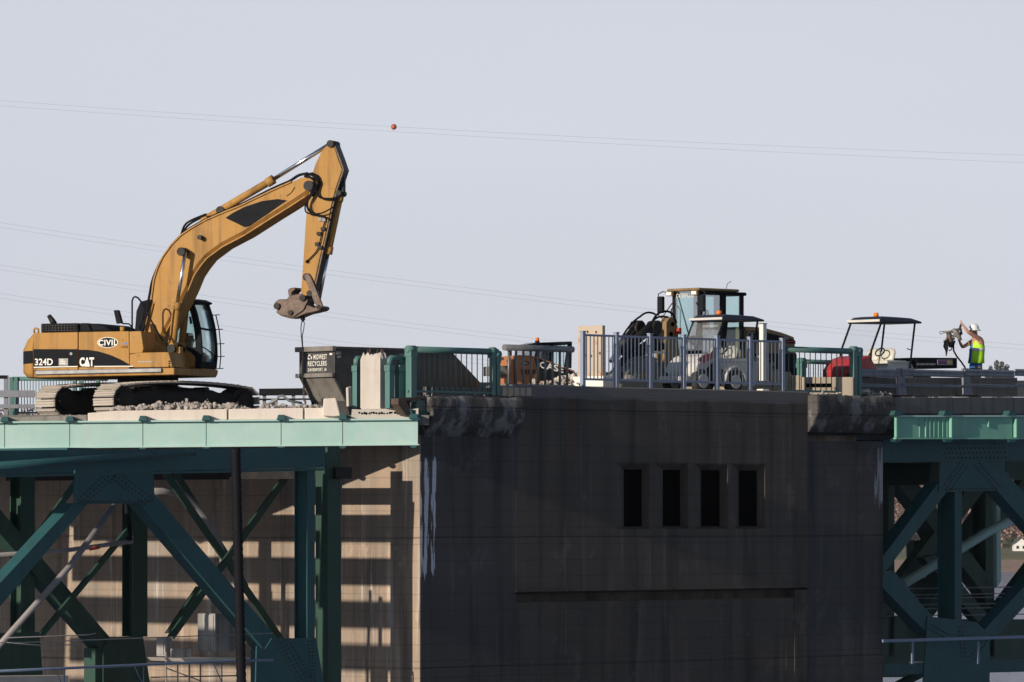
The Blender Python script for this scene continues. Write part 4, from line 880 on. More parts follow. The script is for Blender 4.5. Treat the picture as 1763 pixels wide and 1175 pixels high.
# black stripe and lettering
ep([(58, 601), (133.6, 601), (133.6, 632), (58, 634)], bn-.008, bn-.002).build('stripe_panel', M['black'], ex, E)
ep([(135.6, 602), (150, 602), (170, 605), (190, 611), (208, 619), (222, 627), (229, 632), (135.6, 632)], bn-.008, bn-.002).build('stripe_panel', M['black'], ex, E)
ep([(58, 631.5), (133.6, 630), (133.6, 631.6), (58, 633.2)], bn-.013, bn-.009).build('pinstripe', M['print'], ex, E)
ep([(162, 630), (228, 629.6), (230, 631.2), (162, 631.6)], bn-.013, bn-.009).build('pinstripe', M['print'], ex, E)
def et(body, name, x0, y0, x1, y1, b=bn-.009, mat='print', bold=.02, gap=1.0):
    o0, o1 = E.p(x0, y1, b), E.p(x1, y0, b)
    return text(body, name, M[mat], ex, E, mside(E, x0, y1, b), o1.x-o0.x, o1.z-o0.z, bold=bold, gap=gap)
et('324D', 'lettering', 60, 617, 91, 629); et('CAT', 'lettering', 137, 615, 162, 631, bold=.045)
ep([(145.5, 631), (154.5, 631), (150, 624)], bn-.016, bn-.014).build('logo_triangle', M['print'], ex, E)
ep([(101, 617), (117, 617), (117, 629.5), (101, 629.5)], bn-.013, bn-.009).build('decal', M['greyprint'], ex, E)
for y in (619, 622, 625): ep([(103, y), (113 if y > 620 else 110, y), (113 if y > 620 else 110, y+1.4), (103, y+1.4)], bn-.016, bn-.014).build('decal_line', M['print'], ex, E)
c = E.p(185.5, 589.5, bn); el = lambda k, b: [(c.x+.262*k*math.cos(t), c.z+.125*(k if k == 1 else k*.97)*math.sin(t)) for t in [2*math.pi*i/28 for i in range(28)]]
MB().prism(el(1, 0), bn-.006, bn-.001).build('badge_rim', M['print'], ex, E); MB().prism(el(.92, 0), bn-.012, bn-.007).build('badge', M['black'], ex, E)
et('CIVIL', 'lettering', 169.5, 584.5, 202, 595, bn-.013, bold=.03, gap=1.12)
ep([(211, 590), (220, 590), (220, 593), (211, 593)], bn-.006, bn-.002).build('decal', mk('blue decal', (.12, .2, .4)), ex, E); et('1254', 'lettering', 209, 595, 220, 599, bn-.003, 'black', .0)
for x0_, x1_ in ((238, 243), (244, 249.5), (251, 255), (256, 261)): ep([(x0_, 621.6), (x1_, 621.6), (x1_, 623.8), (x0_, 623.8)], bn+.003, bn+.008).build('worn_print', M['greyprint'], ex, E)
MB().cyl((E.p(123, 609, bn).x, bn-.03, E.p(123, 609, bn).z), (E.p(123, 609, bn).x, bn-.004, E.p(123, 609, bn).z), .035, n=12).build('door_lock', M['greyprint'], ex, E)
# hood grille, covers, exhaust, lifting eye
ep([(70, 557), (134, 556), (136, 572), (70, 573)], -1.2, .8).build('grille_box', M['black'], ex, E, bevel=.03)
for i in range(11): x = 73+i*5.4; ep([(x, 558.5), (x+1.2, 558.5), (x+1.2, 570.5), (x, 570.5)], -1.225, -1.202).build('grille_bar', M['rubber'], ex, E)
for y in (560, 564.5, 569): ep([(72, y), (133, y-.7), (133, y+.3), (72, y+1)], -1.245, -1.226).build('grille_bar', M['rubber'], ex, E)
ep([(136.5, 571.5), (136.5, 556), (152, 556), (158, 571)], -1.15, .8).build('hood_cover', M['black'], ex, E, bevel=.04)
ep([(158.5, 571), (152.5, 556.5), (170, 557), (182, 562), (192, 570)], -1.1, .8).build('hood_cover', M['black'], ex, E, bevel=.05)
MB().tube([E.p(94, 558, -.6), E.p(90, 552, -.6), E.p(84, 543, -.6)], [.07, .07, .05], 10).build('exhaust', M['grease_shade'], ex, E)
MB().tube([E.p(59, 573, -.8), E.p(58.5, 567, -.8), E.p(62, 565, -.8), E.p(66, 567, -.8), E.p(66, 573, -.8)], .028, 8).build('lifting_eye', M['yellow'], ex, E)
mb = MB().prism(E.P([(195, 534), (203.5, 533.5), (209.5, 555.5), (200, 557.5)], -1.45), -1.45, -1.33); mi = mb.build('mirror', M['black'], ex, E, bevel=.02)
MB().tube([E.p(208, 555, -1.39), E.p(212, 557, -1.39), E.p(222, 557.5, -1.35), E.p(226, 562, -1.3), E.p(226.5, 571, -1.3)], .018, 8).build('mirror_arm', M['black'], mi, E)
MB().cyl(E.p(211, 571, -1.2), E.p(211, 562.5, -1.2), .06, n=10).build('fuel_cap', M['yellow'], ex, E)
MB().tube([E.p(227.5, 571, -1.25), E.p(227.5, 518, -1.25), E.p(229.5, 512.5, -1.25), E.p(233, 510.5, -1.25), E.p(238, 513, -1.25), E.p(242, 518, -1.22), E.p(262, 555, -1.1), E.p(280, 587, -1.05)], .022, 8).build('handrail', M['black'], ex, E)
MB().tube([E.p(286, 590, -1.2), E.p(286, 640, -1.2)], .02, 8).tube([E.p(286, 590, -1.2), E.p(288, 584, -1.2), E.p(293, 583, -1.2)], .02, 8).build('handrail', M['black'], ex, E)
for y in (621, 625, 629): ep([(290, y), (293, y), (293, y+2.3), (290, y+2.3)], bn+.004, bn+.008).build('vent_slot', M['void'], ex, E)
# boom foot brackets and swing frame front
ep([(246, 588), (262, 586), (286, 604), (297, 606), (300, 646), (246, 646)], -.62, .42).build('boom_bracket', M['yellow'], ex, E, bevel=.02)
ep([(296, 598), (310, 596), (312, 646), (297, 646)], -.6, -.4).build('cylinder_mount', M['yellow'], ex, E, bevel=.02)
ep([(296, 598), (309, 597), (311, 646), (297, 646)], .05, .25).build('cylinder_mount', M['yellow'], ex, E, bevel=.02)
# cab on the far side
cb0, cb1 = .42, 1.40
fprof = [(331, 519), (338, 540), (343.5, 565), (346, 590), (346.5, 612), (344.5, 633)]     # front edge on the near plane
F2 = E.P(fprof, cb0); rear = E.P([(232, 572), (235, 535), (242, 519), (254, 516)], cb0)
zr_, zf_ = E.p(300, 516, cb0).z, E.p(300, 633, cb0).z
def front(b, off=0): return [Vector((a+off, b, z)) for a, z in F2]
for b in (cb0, cb1): MB().loft([[(p.x+dx, b-.04+dy, p.z) for dx, dy in ((-.13, 0), (.03, 0), (.03, .08), (-.13, .08))] for p in front(b)], True, False).build('front_pillar', M['black'], ex, E, bevel=.012)
gl_ = []
for i in range(len(F2)-1):
    if i < 0: continue
gpan = MB().loft([[(p.x-.01, cb0+.045, p.z), (p.x-.01, cb1-.045, p.z), (p.x-.02, cb1-.045, p.z), (p.x-.02, cb0+.045, p.z)] for p in front(0)], True, True).build('windscreen', M['glass'], ex, E)
for i in (2,): MB().tube([(F2[2][0]+.0, cb0+.05, F2[2][1]), (F2[2][0]+.02, (cb0+cb1)/2, F2[2][1]-.02), (F2[2][0], cb1-.05, F2[2][1])], .025, 8).build('windscreen_bar', M['black'], ex, E)
MB().tube([(F2[4][0]-.01, cb0+.05, F2[4][1]+.22), (F2[4][0], (cb0+cb1)/2-.1, F2[4][1]+.15), (F2[4][0], cb1-.1, F2[4][1]+.02), (F2[4][0], cb1-.1, F2[4][1]-.1)], .014, 8).build('wiper', M['black'], ex, E)
# side glass and frames
MB().prism(E.P([(250, 521), (329, 521), (336, 541), (341, 566), (343.5, 590), (343.5, 600), (318, 600), (250, 600)], cb0), cb0-.01, cb0).build('side_window', M['glass'], ex, E)
MB().prism(E.P([(250, 521), (331, 521), (343, 560), (344, 600), (250, 600)], cb1), cb1, cb1+.01).build('side_window', M['glass'], ex, E)
MB().prism(rear+E.P([(252, 572)], cb0), cb0-.03, cb1+.03).build('rear_wall', M['black'], ex, E, bevel=.03)
ep([(252, 515), (330, 515), (340, 519), (336, 522.5), (252, 522)], cb0-.03, cb1+.03).build('cab_roof', M['black'], ex, E, bevel=.03)
ep([(250, 600), (318, 600), (327, 606), (334, 612), (338, 622), (338, 633), (250, 634)], cb0-.025, cb1+.02).build('cab_lower_door', M['yellow'], ex, E, bevel=.02)
ep([(318, 598), (346, 598), (346, 633), (337, 633), (332, 616), (326, 606)], cb0-.01, cb0+.02).build('cab_corner', M['black'], ex, E)
MB().prism(E.P([(338, 622), (347, 622), (345.5, 634), (338, 634)], cb0), cb0, cb1+.02).build('front_sill', M['black'], ex, E, bevel=.01)
ep([(250, 634.5), (346, 634), (347.5, 637), (346, 645), (338, 647.5), (250, 648)], cb0-.05, cb1+.05).build('cab_base', M['yellow'], ex, E, bevel=.03)
et('324D', 'lettering', 326, 636.8, 334, 639.4, cb0-.055, 'greyprint', .0)
MB().prism(E.P([(333, 514.5), (344, 515.5), (344, 523), (334, 521)], .95), .95, 1.45).build('work_lamp', M['orange'] if 0 else M['yellow'], ex, E, bevel=.02)
MB().prism(E.P([(344.2, 516), (345, 516), (345, 522), (344.2, 522)], 1.0), 1.0, 1.4).build('lamp_lens', M['black'], ex, E)
grd = MB().tube([(a+.10, cb1+.04, z) for a, z in F2[1:]], .014, 6)
for a, z in F2[1:]: grd.tube([(a+.04, cb1-.02, z), (a+.20, cb1+.04, z+.01)], .012, 6)
grd.build('cab_guard', M['black'], ex, E)
st_ = MB().box(E.p(312, 600, .6).x, E.p(326, 600, .6).x, .65, 1.15, zf_+.1, zf_+.5).prism(E.P([(309, 612), (313, 578), (319, 572), (324, 574), (322, 612)], .7), .7, 1.1).build('seat', M['black'], ex, E, bevel=.04)
MB().tube([E.p(326, 616, .6), E.p(329, 596, .6), E.p(334, 584, .6)], .03, 8).build('control_lever', M['black'], ex, E)
MB().prism(E.P([(326, 545), (329, 545), (331.5, 557), (328, 558)], cb0-.02), cb0-.05, cb0-.015).build('grab_handle', M['black'], ex, E)
# boom
bmid = -.08; bb0, bb1 = -.38, .22
boom_up = [(247, 592), (250, 581), (255, 548), (262, 513), (266, 482), (272, 462), (281, 443), (296, 422), (313, 405), (334, 391), (356, 379), (384, 367), (414, 355), (468, 329), (502, 314), (519, 305.5), (530, 304), (538, 309)]
boom_lo = [(540, 318), (537, 328), (526, 337), (497, 356), (468, 374), (421, 404), (383, 424), (356, 444), (344, 459), (334, 474), (325, 496), (314, 519), (303, 539), (286, 570), (272, 598), (258, 603)]
_P = E.P(boom_up+boom_lo, bb0); _U = len(boom_up); _N = [Vector((x, z)) for x, z in _P]
for i in range(_U+1, len(_P)-1):
    d_ = (Vector(_P[i+1])-Vector(_P[i-1])).normalized(); _N[i] = Vector(_P[i])+Vector((d_.y, -d_.x))*.10
bm_ = MB().loft([[(p.x, bb0, p.y) for p in _N], [(x, bb0+.10, z) for x, z in _P], [(x, bb1, z) for x, z in _P]], True, False).build('boom', M['yellow'], ex, E)
def strip(pts, w0_, w1_, t, side):        # flange plate following an edge of the boom
    P_ = [E.p(x, y, bb0) for x, y in pts]; r_ = []
    for i, p in enumerate(P_):
        d = (P_[min(i+1, len(P_)-1)]-P_[max(i-1, 0)]); n = Vector((-d.z, 0, d.x)).normalized()*side
        r_.append([(p.x, w0_, p.z), (p.x, w1_, p.z), (p.x+n.x*t, w1_, p.z+n.z*t), (p.x+n.x*t, w0_, p.z+n.z*t)])
    return MB().loft(r_, True, False)
strip(boom_up[1:15], bb0-.035, bb1+.035, .03, 1).build('boom_top_plate', M['yellow'], bm_, E)
strip(boom_lo[2:14], bb0-.045, bb1+.045, .03, 1).build('boom_bottom_plate', M['yellow'], bm_, E)
ep([(388, 375), (400, 367), (421, 356), (451, 346), (478, 342.5), (494, 345), (488, 349), (462, 367), (430, 389), (421, 391), (405, 383)], bb0-.010, bb0-.003).build('boom_decal', M['black'], bm_, E)
strip([(506, 321), (500, 330), (492, 336)], bb0-.03, bb0, .03, 1).build('thin_plate', M['yellow'], bm_, E)
ep([(298, 420), (300, 418), (352, 440), (350, 442)], bb0-.008, bb0).build('weld_seam', M['yellow'], bm_, E)
for (x, y, r_, o_) in ((319, 434, .10, .30), (347, 409, .055, .16), (533, 320, .12, .10)):
    c = E.p(x, y, bb0); MB().cyl((c.x, bb0-o_, c.z), (c.x, bb0, c.z), r_, n=16).build('pivot_pin', M['grease_shade'], bm_, E)
# boom cylinders
def ram(p0, p1, p2, b, rb, rr, par, mat='yellow'):
    A, Bp, C = E.p(*p0, b), E.p(*p1, b), E.p(*p2, b); d = (C-A).normalized()
    t = MB().cyl(A, Bp, rb, n=14).cyl(Bp-d*.16, Bp+d*.02, rb*1.28, n=14).cyl(A-d*.02, A+d*.12, rb*1.2, n=14).build('cylinder_barrel', M[mat], par, E)
    MB().cyl(Bp+d*.021, C, rr, n=12).build('piston_rod', M['chrome'], t, E); return t
ram((297.5, 598), (305, 522), (319, 434), -.60, .085, .045, ex); ram((312.5, 598), (320.5, 522), (327, 440), .10+.28, .085, .045, ex)
for b, x in ((-.6, 297.5), (.38, 312.5)):
    c = E.p(x, 600, b); MB().cyl((c.x, b-.12, c.z), (c.x, b+.12, c.z), .10, n=14).build('pivot_pin', M['grease_shade'], ex, E)
MB().tube([E.p(300, 525, -.70), E.p(297, 540, -.72), E.p(293.5, 575, -.72), E.p(290, 590, -.7)], .02, 8).build('hydraulic_line', M['yellow'], ex, E)
# stick cylinder on top of the boom
ram((352, 378), (470, 309), (568, 248), bmid, .088, .05, ex)
ep([(338, 391), (347, 374), (353, 371), (358, 376), (362, 379)], bmid-.2, bmid+.2).build('cylinder_lug', M['yellow'], bm_, E)
c = E.p(379, 362, bmid-.1); MB().cyl((c.x, bmid-.12, c.z), (c.x, bmid+.12, c.z), .10, n=12).build('barrel_clamp', M['grease_shade'], ex, E)
# stick
sb0, sb1 = -.36, .0
sk = ep([(566, 246), (561, 252), (553, 261), (543, 282), (539.5, 293), (532, 335), (527.5, 366), (525, 400), (522, 449), (518, 503), (524, 509), (534, 508), (538, 500), (543, 479), (552, 437), (562, 395), (570, 355), (577, 327), (589, 292), (583, 276), (575, 252), (571, 246)], sb0, sb1).build('stick', M['yellow'], ex, E, bevel=.012)
strip([(574, 250), (583.5, 275), (589.5, 292), (577.5, 328), (570.5, 357), (562.5, 396), (552.5, 438), (543.5, 480), (538.5, 501)], sb0-.0, sb1+.0, .03, 1).build('stick_back_plate', M['brownsteel'], sk, E)  # brown here puts the shade on the stick's rear edge into colour
ep([(586, 290), (592, 293), (592, 331), (587, 338), (581, 334), (581, 322)], -.24, -.1).build('cylinder_lug', M['grease_shade'], sk, E, bevel=.02)
for (x, y, r_, o_, b) in ((569.5, 247.5, .085, .06, sb0), (528.5, 477, .09, .05, sb0), (586, 333, .07, .16, -.2), (534, 505, .07, .06, sb0)):
    c = E.p(x, y, b); MB().cyl((c.x, b-o_, c.z), (c.x, sb1+.06, c.z), r_, n=16).build('pivot_pin', M['grease_shade'], sk, E)
ram((585.5, 338), (565, 436), (549, 518), -.14, .078, .042, ex)
# linkage and coupler
for b in (-.42, .18):
    ep([(523, 474), (531, 470), (536, 478), (553, 520), (556, 528), (549, 531), (541, 522), (530, 492)], b, b+.07).build('link_arm', M['brownsteel'], ex, E, bevel=.012)
cp = ep([(471, 524), (474, 519), (480, 515), (493, 515), (497, 511), (495, 499), (499, 496), (508, 494.5), (509, 498), (503, 503), (502, 508), (518, 505), (527, 508), (531, 516), (528, 524), (541, 529), (552, 526), (556, 529), (553, 534), (537, 538), (527, 540), (510, 547), (498, 548), (484, 544), (475, 538), (477, 532)], -.33, .17).build('quick_coupler', M['brownsteel'], ex, E, bevel=.02)
ep([(484, 520), (503, 513), (524, 508), (530, 518), (522, 534), (506, 545), (488, 543), (480, 538)], -.37, -.332).build('coupler_plate', M['brownsteel'], cp, E, bevel=.01)
for x, y, r_ in ((521, 513, .075), (500, 538, .06), (477, 527, .075), (550, 529, .06)):
    c = E.p(x, y, -.38); MB().cyl((c.x, -.42, c.z), (c.x, -.34, c.z), r_, n=14).build('coupler_pin', M['grease_shade'], cp, E)
# hoses
def hose(pts, b, r=.022, par=None):
    P_ = [E.p(x, y, b[i] if isinstance(b, list) else b) for i, (x, y) in enumerate(pts)]; Q_ = []
    for i in range(len(P_)-1):
        p0, p1, p2, p3 = P_[max(i-1, 0)], P_[i], P_[i+1], P_[min(i+2, len(P_)-1)]
        for k in range(5):
            t = k/5; Q_.append(.5*((2*p1)+(p2-p0)*t+(2*p0-5*p1+4*p2-p3)*t*t+(3*p1-p0-3*p2+p3)*t**3))
    MB().tube(Q_+[P_[-1]], r, 7).build('hydraulic_hose', M['hose'], par or ex, E)
hose([(312, 404), (318, 388), (330, 379), (354, 369)], -.3, .026); hose([(314, 404), (321, 391), (332, 382), (354, 371)], -.15, .026)
hose([(245, 575), (257, 510), (264, 478), (283, 439), (315, 402), (356, 377), (414, 352), (468, 325), (500, 311), (515, 302), (530, 298)], -.30, .03)
hose([(480, 321), (500, 310), (512, 302), (522, 299), (532, 299), (544, 297)], -.28, .024)
hose([(526, 300), (538, 300), (548, 312), (545, 330), (552, 340), (570, 342), (586, 337)], -.46, .026)
hose([(530, 303), (541, 312), (536, 332), (529, 348), (531, 361), (543, 369), (558, 373), (562, 377)], -.48, .028)
hose([(533, 305), (545, 318), (534, 340), (526, 352), (527, 365), (540, 368), (556, 366), (574, 356)], -.5, .018)
hose([(524, 304), (535, 299), (545, 303), (549, 315), (545, 328)], -.44, .03); hose([(528, 299), (540, 303), (551, 314), (546, 326), (538, 338)], -.42, .026)
hose([(560, 380), (556, 392), (551, 415), (545, 432), (530, 448)], -.40, .014)
hose([(241, 570), (244, 555), (256, 530), (260, 516)], -.42, .02); hose([(243, 580), (252, 545), (258, 520)], -.5, .02); hose([(240, 566), (246, 548), (250, 520)], -.55, .016)
for x, y in ((557, 378), (552, 377), (556, 394), (549, 402), (546, 420), (551, 426)):
    c = E.p(x, y, -.40); MB().box(c.x-.05, c.x+.05, -.42, -.36, c.z-.04, c.z+.04).build('hose_clamp', M['grease_shade'] if y > 380 else M['pipe'], sk, E)
hose([(530, 448), (527, 452)], -.4, .03)
# cable and hook hanging from the coupler
hc = Fr(E.wld((E.p(521, 546, -.08).x, -.08, 0)), 0)
hk = thing('hanging_hook', 'chain hook and wire sling hanging from the excavator coupler', 'hook', hc)
HP = lambda pts, b=0: [hc.p(x, y, b) for x, y in pts]
MB().tube(HP([(522, 545), (521.5, 551), (519, 556), (518, 566), (519, 580), (520.5, 596), (521, 650), (523, 668)]), .013, 6).tube(HP([(521.5, 549), (524, 556), (523, 566), (520.5, 578), (521.5, 600), (523.5, 650), (525, 668)], .05), .011, 6).build('wire_sling', M['grease_shade'], hk)
MB().tube(HP([(519.5, 545), (519, 550), (521.5, 553), (524, 550), (523.5, 545)]), .022, 8).build('shackle', M['brownsteel'], hk)
for i in range(5): MB().tube(HP([(522.5, 664+i*5), (524+1.5*(i % 2), 667+i*5), (523.5, 671+i*5), (522-.5*(i % 2), 668+i*5), (522.5, 664+i*5)]), .012, 6).build('chain_link', M['brownsteel'], hk)
MB().tube(HP([(523.5, 688), (526, 692), (525, 697), (522, 698), (520.5, 695)]), .025, 8).build('hook', M['brownsteel'], hk)

# ------------------------------------------------------------------ dumpster
Dp = Fr(B.wld((0, 5.2, 0)), 42); a_ = Dp.p(576, 640, 0).x
D = Fr(Dp.wld((a_, 0, DECK)), 42)
dm = thing('dumpster', 'black steel dumpster with white lettering on its sloped end', 'dumpster', D)
wd = D.q(515, 620, 0).y; L_ = D.p(776, 597, 0).x; Lb = D.p(826, 657, 0).x; zt_, zm, zb_ = D.p(576, 597, 0).z, D.p(576, 649, 0).z, D.p(600, 690, 0).z
a3, a4 = D.p(596, 690, 0).x, D.p(820, 700, 0).x
MB().prism([(0, zm), (0, zt_-.01), (L_, zt_-.01), (Lb, D.p(826, 657, 0).z), (a4, 0.02), (a3+.12, .02), (a3, zb_)], 0, wd).build('body', M['dumpster'], dm, bevel=.01)
MB().box(-.09, .02, -.03, wd+.06, zt_-.10, zt_+.02).build('rim', M['bare'], dm, bevel=.01)
MB().box(-.09, -.002, -.01, wd+.04, zm-.0, zm+.10).build('rim', M['bare'], dm, bevel=.01)
MB().box(.021, L_, -.04, -.002, zt_-.05, zt_+.01).build('side_rim', M['dumpster'], dm)
MB().add([(-.004, .05, zm-.01), (-.004, wd-.02, zm-.01), (a3-.004, wd-.02, zb_), (a3-.004, .05, zb_)], [(0, 1, 2, 3)]).build('sloped_plate', M['bare'], dm)
def dt(body, x0, y0, x1, y1): 
    q0, q1 = D.q(x0, y1, -.006), D.q(x1, y0, -.006)
    text(body, 'lettering', M['print'], dm, D, mend(D, x0, y1, -.003), q0.y-q1.y, q1.z-q0.z, bold=.012, gap=1.15)
dt('MIDWEST', 540, 609.5, 563, 619); dt('RECYCLERS', 530.5, 621, 562.5, 630.5); dt('DAVENPORT, IA', 530.5, 633, 562.5, 640.5)
# recycling emblem: three bent arrows
def sq(x, y): q = D.q(x, y, -.006); return (q.y, q.z)
for k in range(3):
    a = math.pi/2+2*math.pi*k/3; c0 = (533.3, 615.0)
    R_ = lambda r, t: (c0[0]+r*math.cos(t), c0[1]-r*math.sin(t)*1.15)
    P_ = [sq(*R_(4.2, a-.42)), sq(*R_(4.2, a+.42)), sq(*R_(3.0, a+1.2)), sq(*R_(1.9, a+1.1)), sq(*R_(2.5, a+.35)), sq(*R_(2.5, a-.35))]
    MB().prismx(P_, -.007, -.003).build('recycling_emblem', M['print'], dm)
for (x0, y0, x1, y1) in ((579, 605, 587, 610), (581, 612, 587, 616)):
    MB().prism(D.P([(x0, y0), (x1, y0), (x1, y1), (x0, y1)], 0), -.006, -.002).build('number_plate', M['greyprint'], dm)
MB().prismx(D.Q([(567.5, 608), (572, 608), (572, 611), (567.5, 611)], -.004), -.007, -.003).build('number_plate', M['print'], dm)
o0, o1 = D.p(686, 616, -.0), D.p(714, 608, 0)
text('MIDWEST', 'lettering', M['greyprint'], dm, D, mside(D, 686, 617, -.003), o1.x-o0.x, o1.z-o0.z, bold=.02)
# ------------------------------------------------------------------ orange skid steer behind the grey railing
S = Fr(B.wld((B.p(880, 640, 3.6).x, 3.6, DECK)), 20)
sk_ = thing('skid_steer', 'orange skid steer loader with amber beacon behind the grey railing', 'loader', S)
def sp(pts, b0, b1): return MB().prism(S.P(pts, b0), b0, b1)
SW = 1.3
sp([(889, 664), (889, 616), (893, 611), (915, 612), (934, 617), (990, 638), (992, 664), (985, 700), (892, 700)], 0, SW).build('body', M['case'], sk_, bevel=.03)
MB().box(S.p(888, 650, 0).x-.06, S.p(888, 650, 0).x, .1, SW-.1, S.p(888, 700, 0).z, S.p(888, 618, 0).z).build('rear_door', M['case'], sk_, bevel=.02)
MB().box(S.p(888, 650, 0).x-.30, S.p(888, 650, 0).x-.065, .35, SW+.2, S.p(870, 646, .6).z, S.p(870, 630, .6).z).build('rear_grille', M['bare'], sk_)
sp([(860, 613), (884, 624), (884, 629), (860, 625)], .9, 1.1).build('lift_arm', M['brownsteel'], sk_)
for pts in ([(921, 618), (926, 592), (930, 592), (926, 618)], [(945, 624), (949, 590), (953, 590), (950, 626)], [(972, 632), (979, 590), (985, 588), (984, 634)]):
    for b in (.06, 1.16): sp(pts, b, b+.07).build('cab_post', M['black'], sk_)
sp([(926, 593), (931, 589.5), (985, 587.5), (986, 591), (978, 593.5)], .02, 1.25).build('cab_roof', M['black'], sk_, bevel=.03)
sp([(904, 612), (912, 592), (926, 589), (929, 594), (924, 616)], .35, 1.2).build('cab_rear', M['glassgrey'], sk_)
sp([(928, 594), (946, 594), (944, 622), (925, 616)], .08, .10).build('side_window', M['glass'], sk_); sp([(952, 594), (976, 594), (972, 631), (949, 624)], .08, .10).build('side_window', M['glass'], sk_)
for i in range(8): sp([(929+i*6, 594), (929.7+i*6, 594), (928.4+i*6, 617+i*1.8), (927.7+i*6, 617+i*1.8)], .04, .055).build('screen_bar', M['black'], sk_)
sp([(936, 618), (940, 602), (948, 602), (950, 622)], .4, .9).build('seat', M['black'], sk_, bevel=.03)
MB().add([S.p(980, 592, .14), S.p(980, 592, 1.16), S.p(986, 634, 1.16), S.p(986, 634, .14)], [(0, 1, 2, 3)]).build('front_window', M['glass'], sk_)
c = S.p(925, 587, 1.0); MB().cyl((c.x, 1.0, c.z-.05), (c.x, 1.0, c.z+.0), .06, n=12).build('beacon_base', M['black'], sk_); MB().cyl((c.x, 1.0, c.z+.001), (c.x, 1.0, c.z+.085), .05, .042, n=14).build('beacon', M['orange'], sk_)
c = S.p(879, 600, 1.0); MB().cyl((c.x, 1.0, c.z-.6), (c.x, 1.0, c.z+.06), .035, n=8).build('exhaust', M['black'], sk_)
sp([(921, 616.5), (932, 619), (968, 632), (990, 641), (990, 655), (928, 655)], -.012, -.003).build('side_stripe', M['black'], sk_)
def stx(body, x0, y0, x1, y1, mat, sh=0):
    o0, o1 = S.p(x0, y1, -.013), S.p(x1, y0, -.013); w_ = o1.x-o0.x
    return text(body, 'lettering', M[mat], sk_, S, lambda x, y, d: (o0.x+x, -.014-d, o0.z+y-sh*x), w_, o1.z-o0.z, bold=.02)
stx('CASE', 929, 622, 970, 633, 'print', .2); stx('SR220', 897, 636, 922, 644, 'black')
c = S.p(904, 625, 0); MB().prism([(c.x+.1*math.cos(t), c.z+.05*math.sin(t)) for t in [2*math.pi*i/18 for i in range(18)]], -.012, -.003).build('badge', M['black'], sk_); stx('CIVIL', 899.5, 623.5, 908.5, 626.5, 'print')
for x in (912, 966):
    for b in (-.22, SW):
        c = S.p(x, 690, 0); w = MB().cyl((c.x, b, .42), (c.x, b+.2, .42), .42, n=22).build('wheel', M['rubber'], sk_, S, bevel=.03); MB().cyl((c.x, b-.01, .42), (c.x, b+.0, .42), .2, n=14).build('rim', M['case'], w, S)
tp_ = MB(); g = random.Random(3)
for i in range(16):
    c = S.p(955+i*2.7, 655-i*.5+g.uniform(-2, 2), -.45); tp_.rock((c.x, -.45+g.uniform(-.1, .1), c.z), g.uniform(.06, .12), g)
tag(tp_.build('rubble', M['concrete'], None, S, stuff=True), 'pale broken concrete heap in front of the skid steer', 'rubble')

# ------------------------------------------------------------------ wheel loader behind the blue fence
L = Fr(B.wld((B.p(1205, 600, 4.6).x, 4.6, DECK)), 45)
wl = thing('wheel_loader', 'tan wheel loader with glass cab behind the blue fence', 'wheel loader', L)
def lp(pts, b0, b1): return MB().prism(L.P(pts, b0), b0, b1)
wc = L.q(1157, 540, 0).y                       # cab width along b
ztop, zsill, zlow = L.p(1205, 500, 0).z, L.p(1205, 545, 0).z, L.p(1205, 600, 0).z; ac = L.p(1281, 540, 0).x; am = L.p(1246, 540, 0).x
# cab: posts, roof, glass
for a, b, h in ((0, 0, .11), (0, wc-.1, .11), (am-.1, 0, .2), (ac-.1, 0, .1), (ac-.1, wc-.1, .1), (am-.1, wc-.1, .14)):
    MB().box(a, a+h, b, b+.1, zlow, ztop).build('cab_post', M['black'], wl, bevel=.015)
MB().box(-.10, ac*.86, -.06, wc+.10, ztop+.001, ztop+.07).build('cab_roof', M['tan'], wl, bevel=.03)
MB().box(.12, ac+.08, -.03, wc+.02, ztop-.09, ztop-.001).build('roof_frame', M['black'], wl, bevel=.03)
for a, b in ((-.13, -.02), (-.13, wc-.12)):
    o = MB().box(a, a+.09, b, b+.22, ztop-.12, ztop-.002).build('work_lamp', M['tan'], wl, bevel=.01)
    MB().box(a-.012, a-.001, b+.03, b+.19, ztop-.1, ztop-.02).build('lamp_lens', M['lampglass'], o)
MB().add([(.02, .11, zlow), (.02, wc-.11, zlow), (.02, wc-.11, ztop), (.02, .11, ztop)], [(0, 1, 2, 3)]).build('windscreen', M['glassteal'], wl)
for a0_, a1_ in ((.12, am-.11), (am+.12, ac-.11)):
    MB().add([(a0_, .03, zlow-.1), (a1_, .03, zlow-.1), (a1_, .03, ztop-.1), (a0_, .03, ztop-.1)], [(0, 1, 2, 3)]).build('side_window', M['glassteal'], wl)
    MB().add([(a0_, wc-.03, zlow-.1), (a1_, wc-.03, zlow-.1), (a1_, wc-.03, ztop-.1), (a0_, wc-.03, ztop-.1)], [(0, 1, 2, 3)]).build('side_window', M['glassteal'], wl)
text('CATERPILLAR', 'lettering', M['fencewhite'], wl, L, lambda x, y, d: (.012-d, wc-.14-x, ztop-.17+y), wc-.34, .11, bold=.02)
MB().box(.3, ac-.15, .15, wc-.15, zlow-.9, zlow-.3).build('cab_floor', M['black'], wl)
MB().prism([(am-.45, zlow-.3), (am-.15, zlow-.3), (am-.12, zsill+.02), (am-.2, zsill+.22), (am-.38, zsill+.20), (am-.36, zsill-.1), (am-.7, zlow-.05), (am-.7, zlow-.3)], wc*.35, wc*.7).build('seat', M['black'], wl, bevel=.03)
MB().tube([(.35, wc*.5, zlow-.3), (.28, wc*.5, zlow+.15)], .04, 8).tube([(.28+.0, wc*.5+.2*math.cos(t), zlow+.17+.1*math.sin(t)) for t in [2*math.pi*i/14 for i in range(15)]], .02, 6).build('steering_wheel', M['black'], wl)
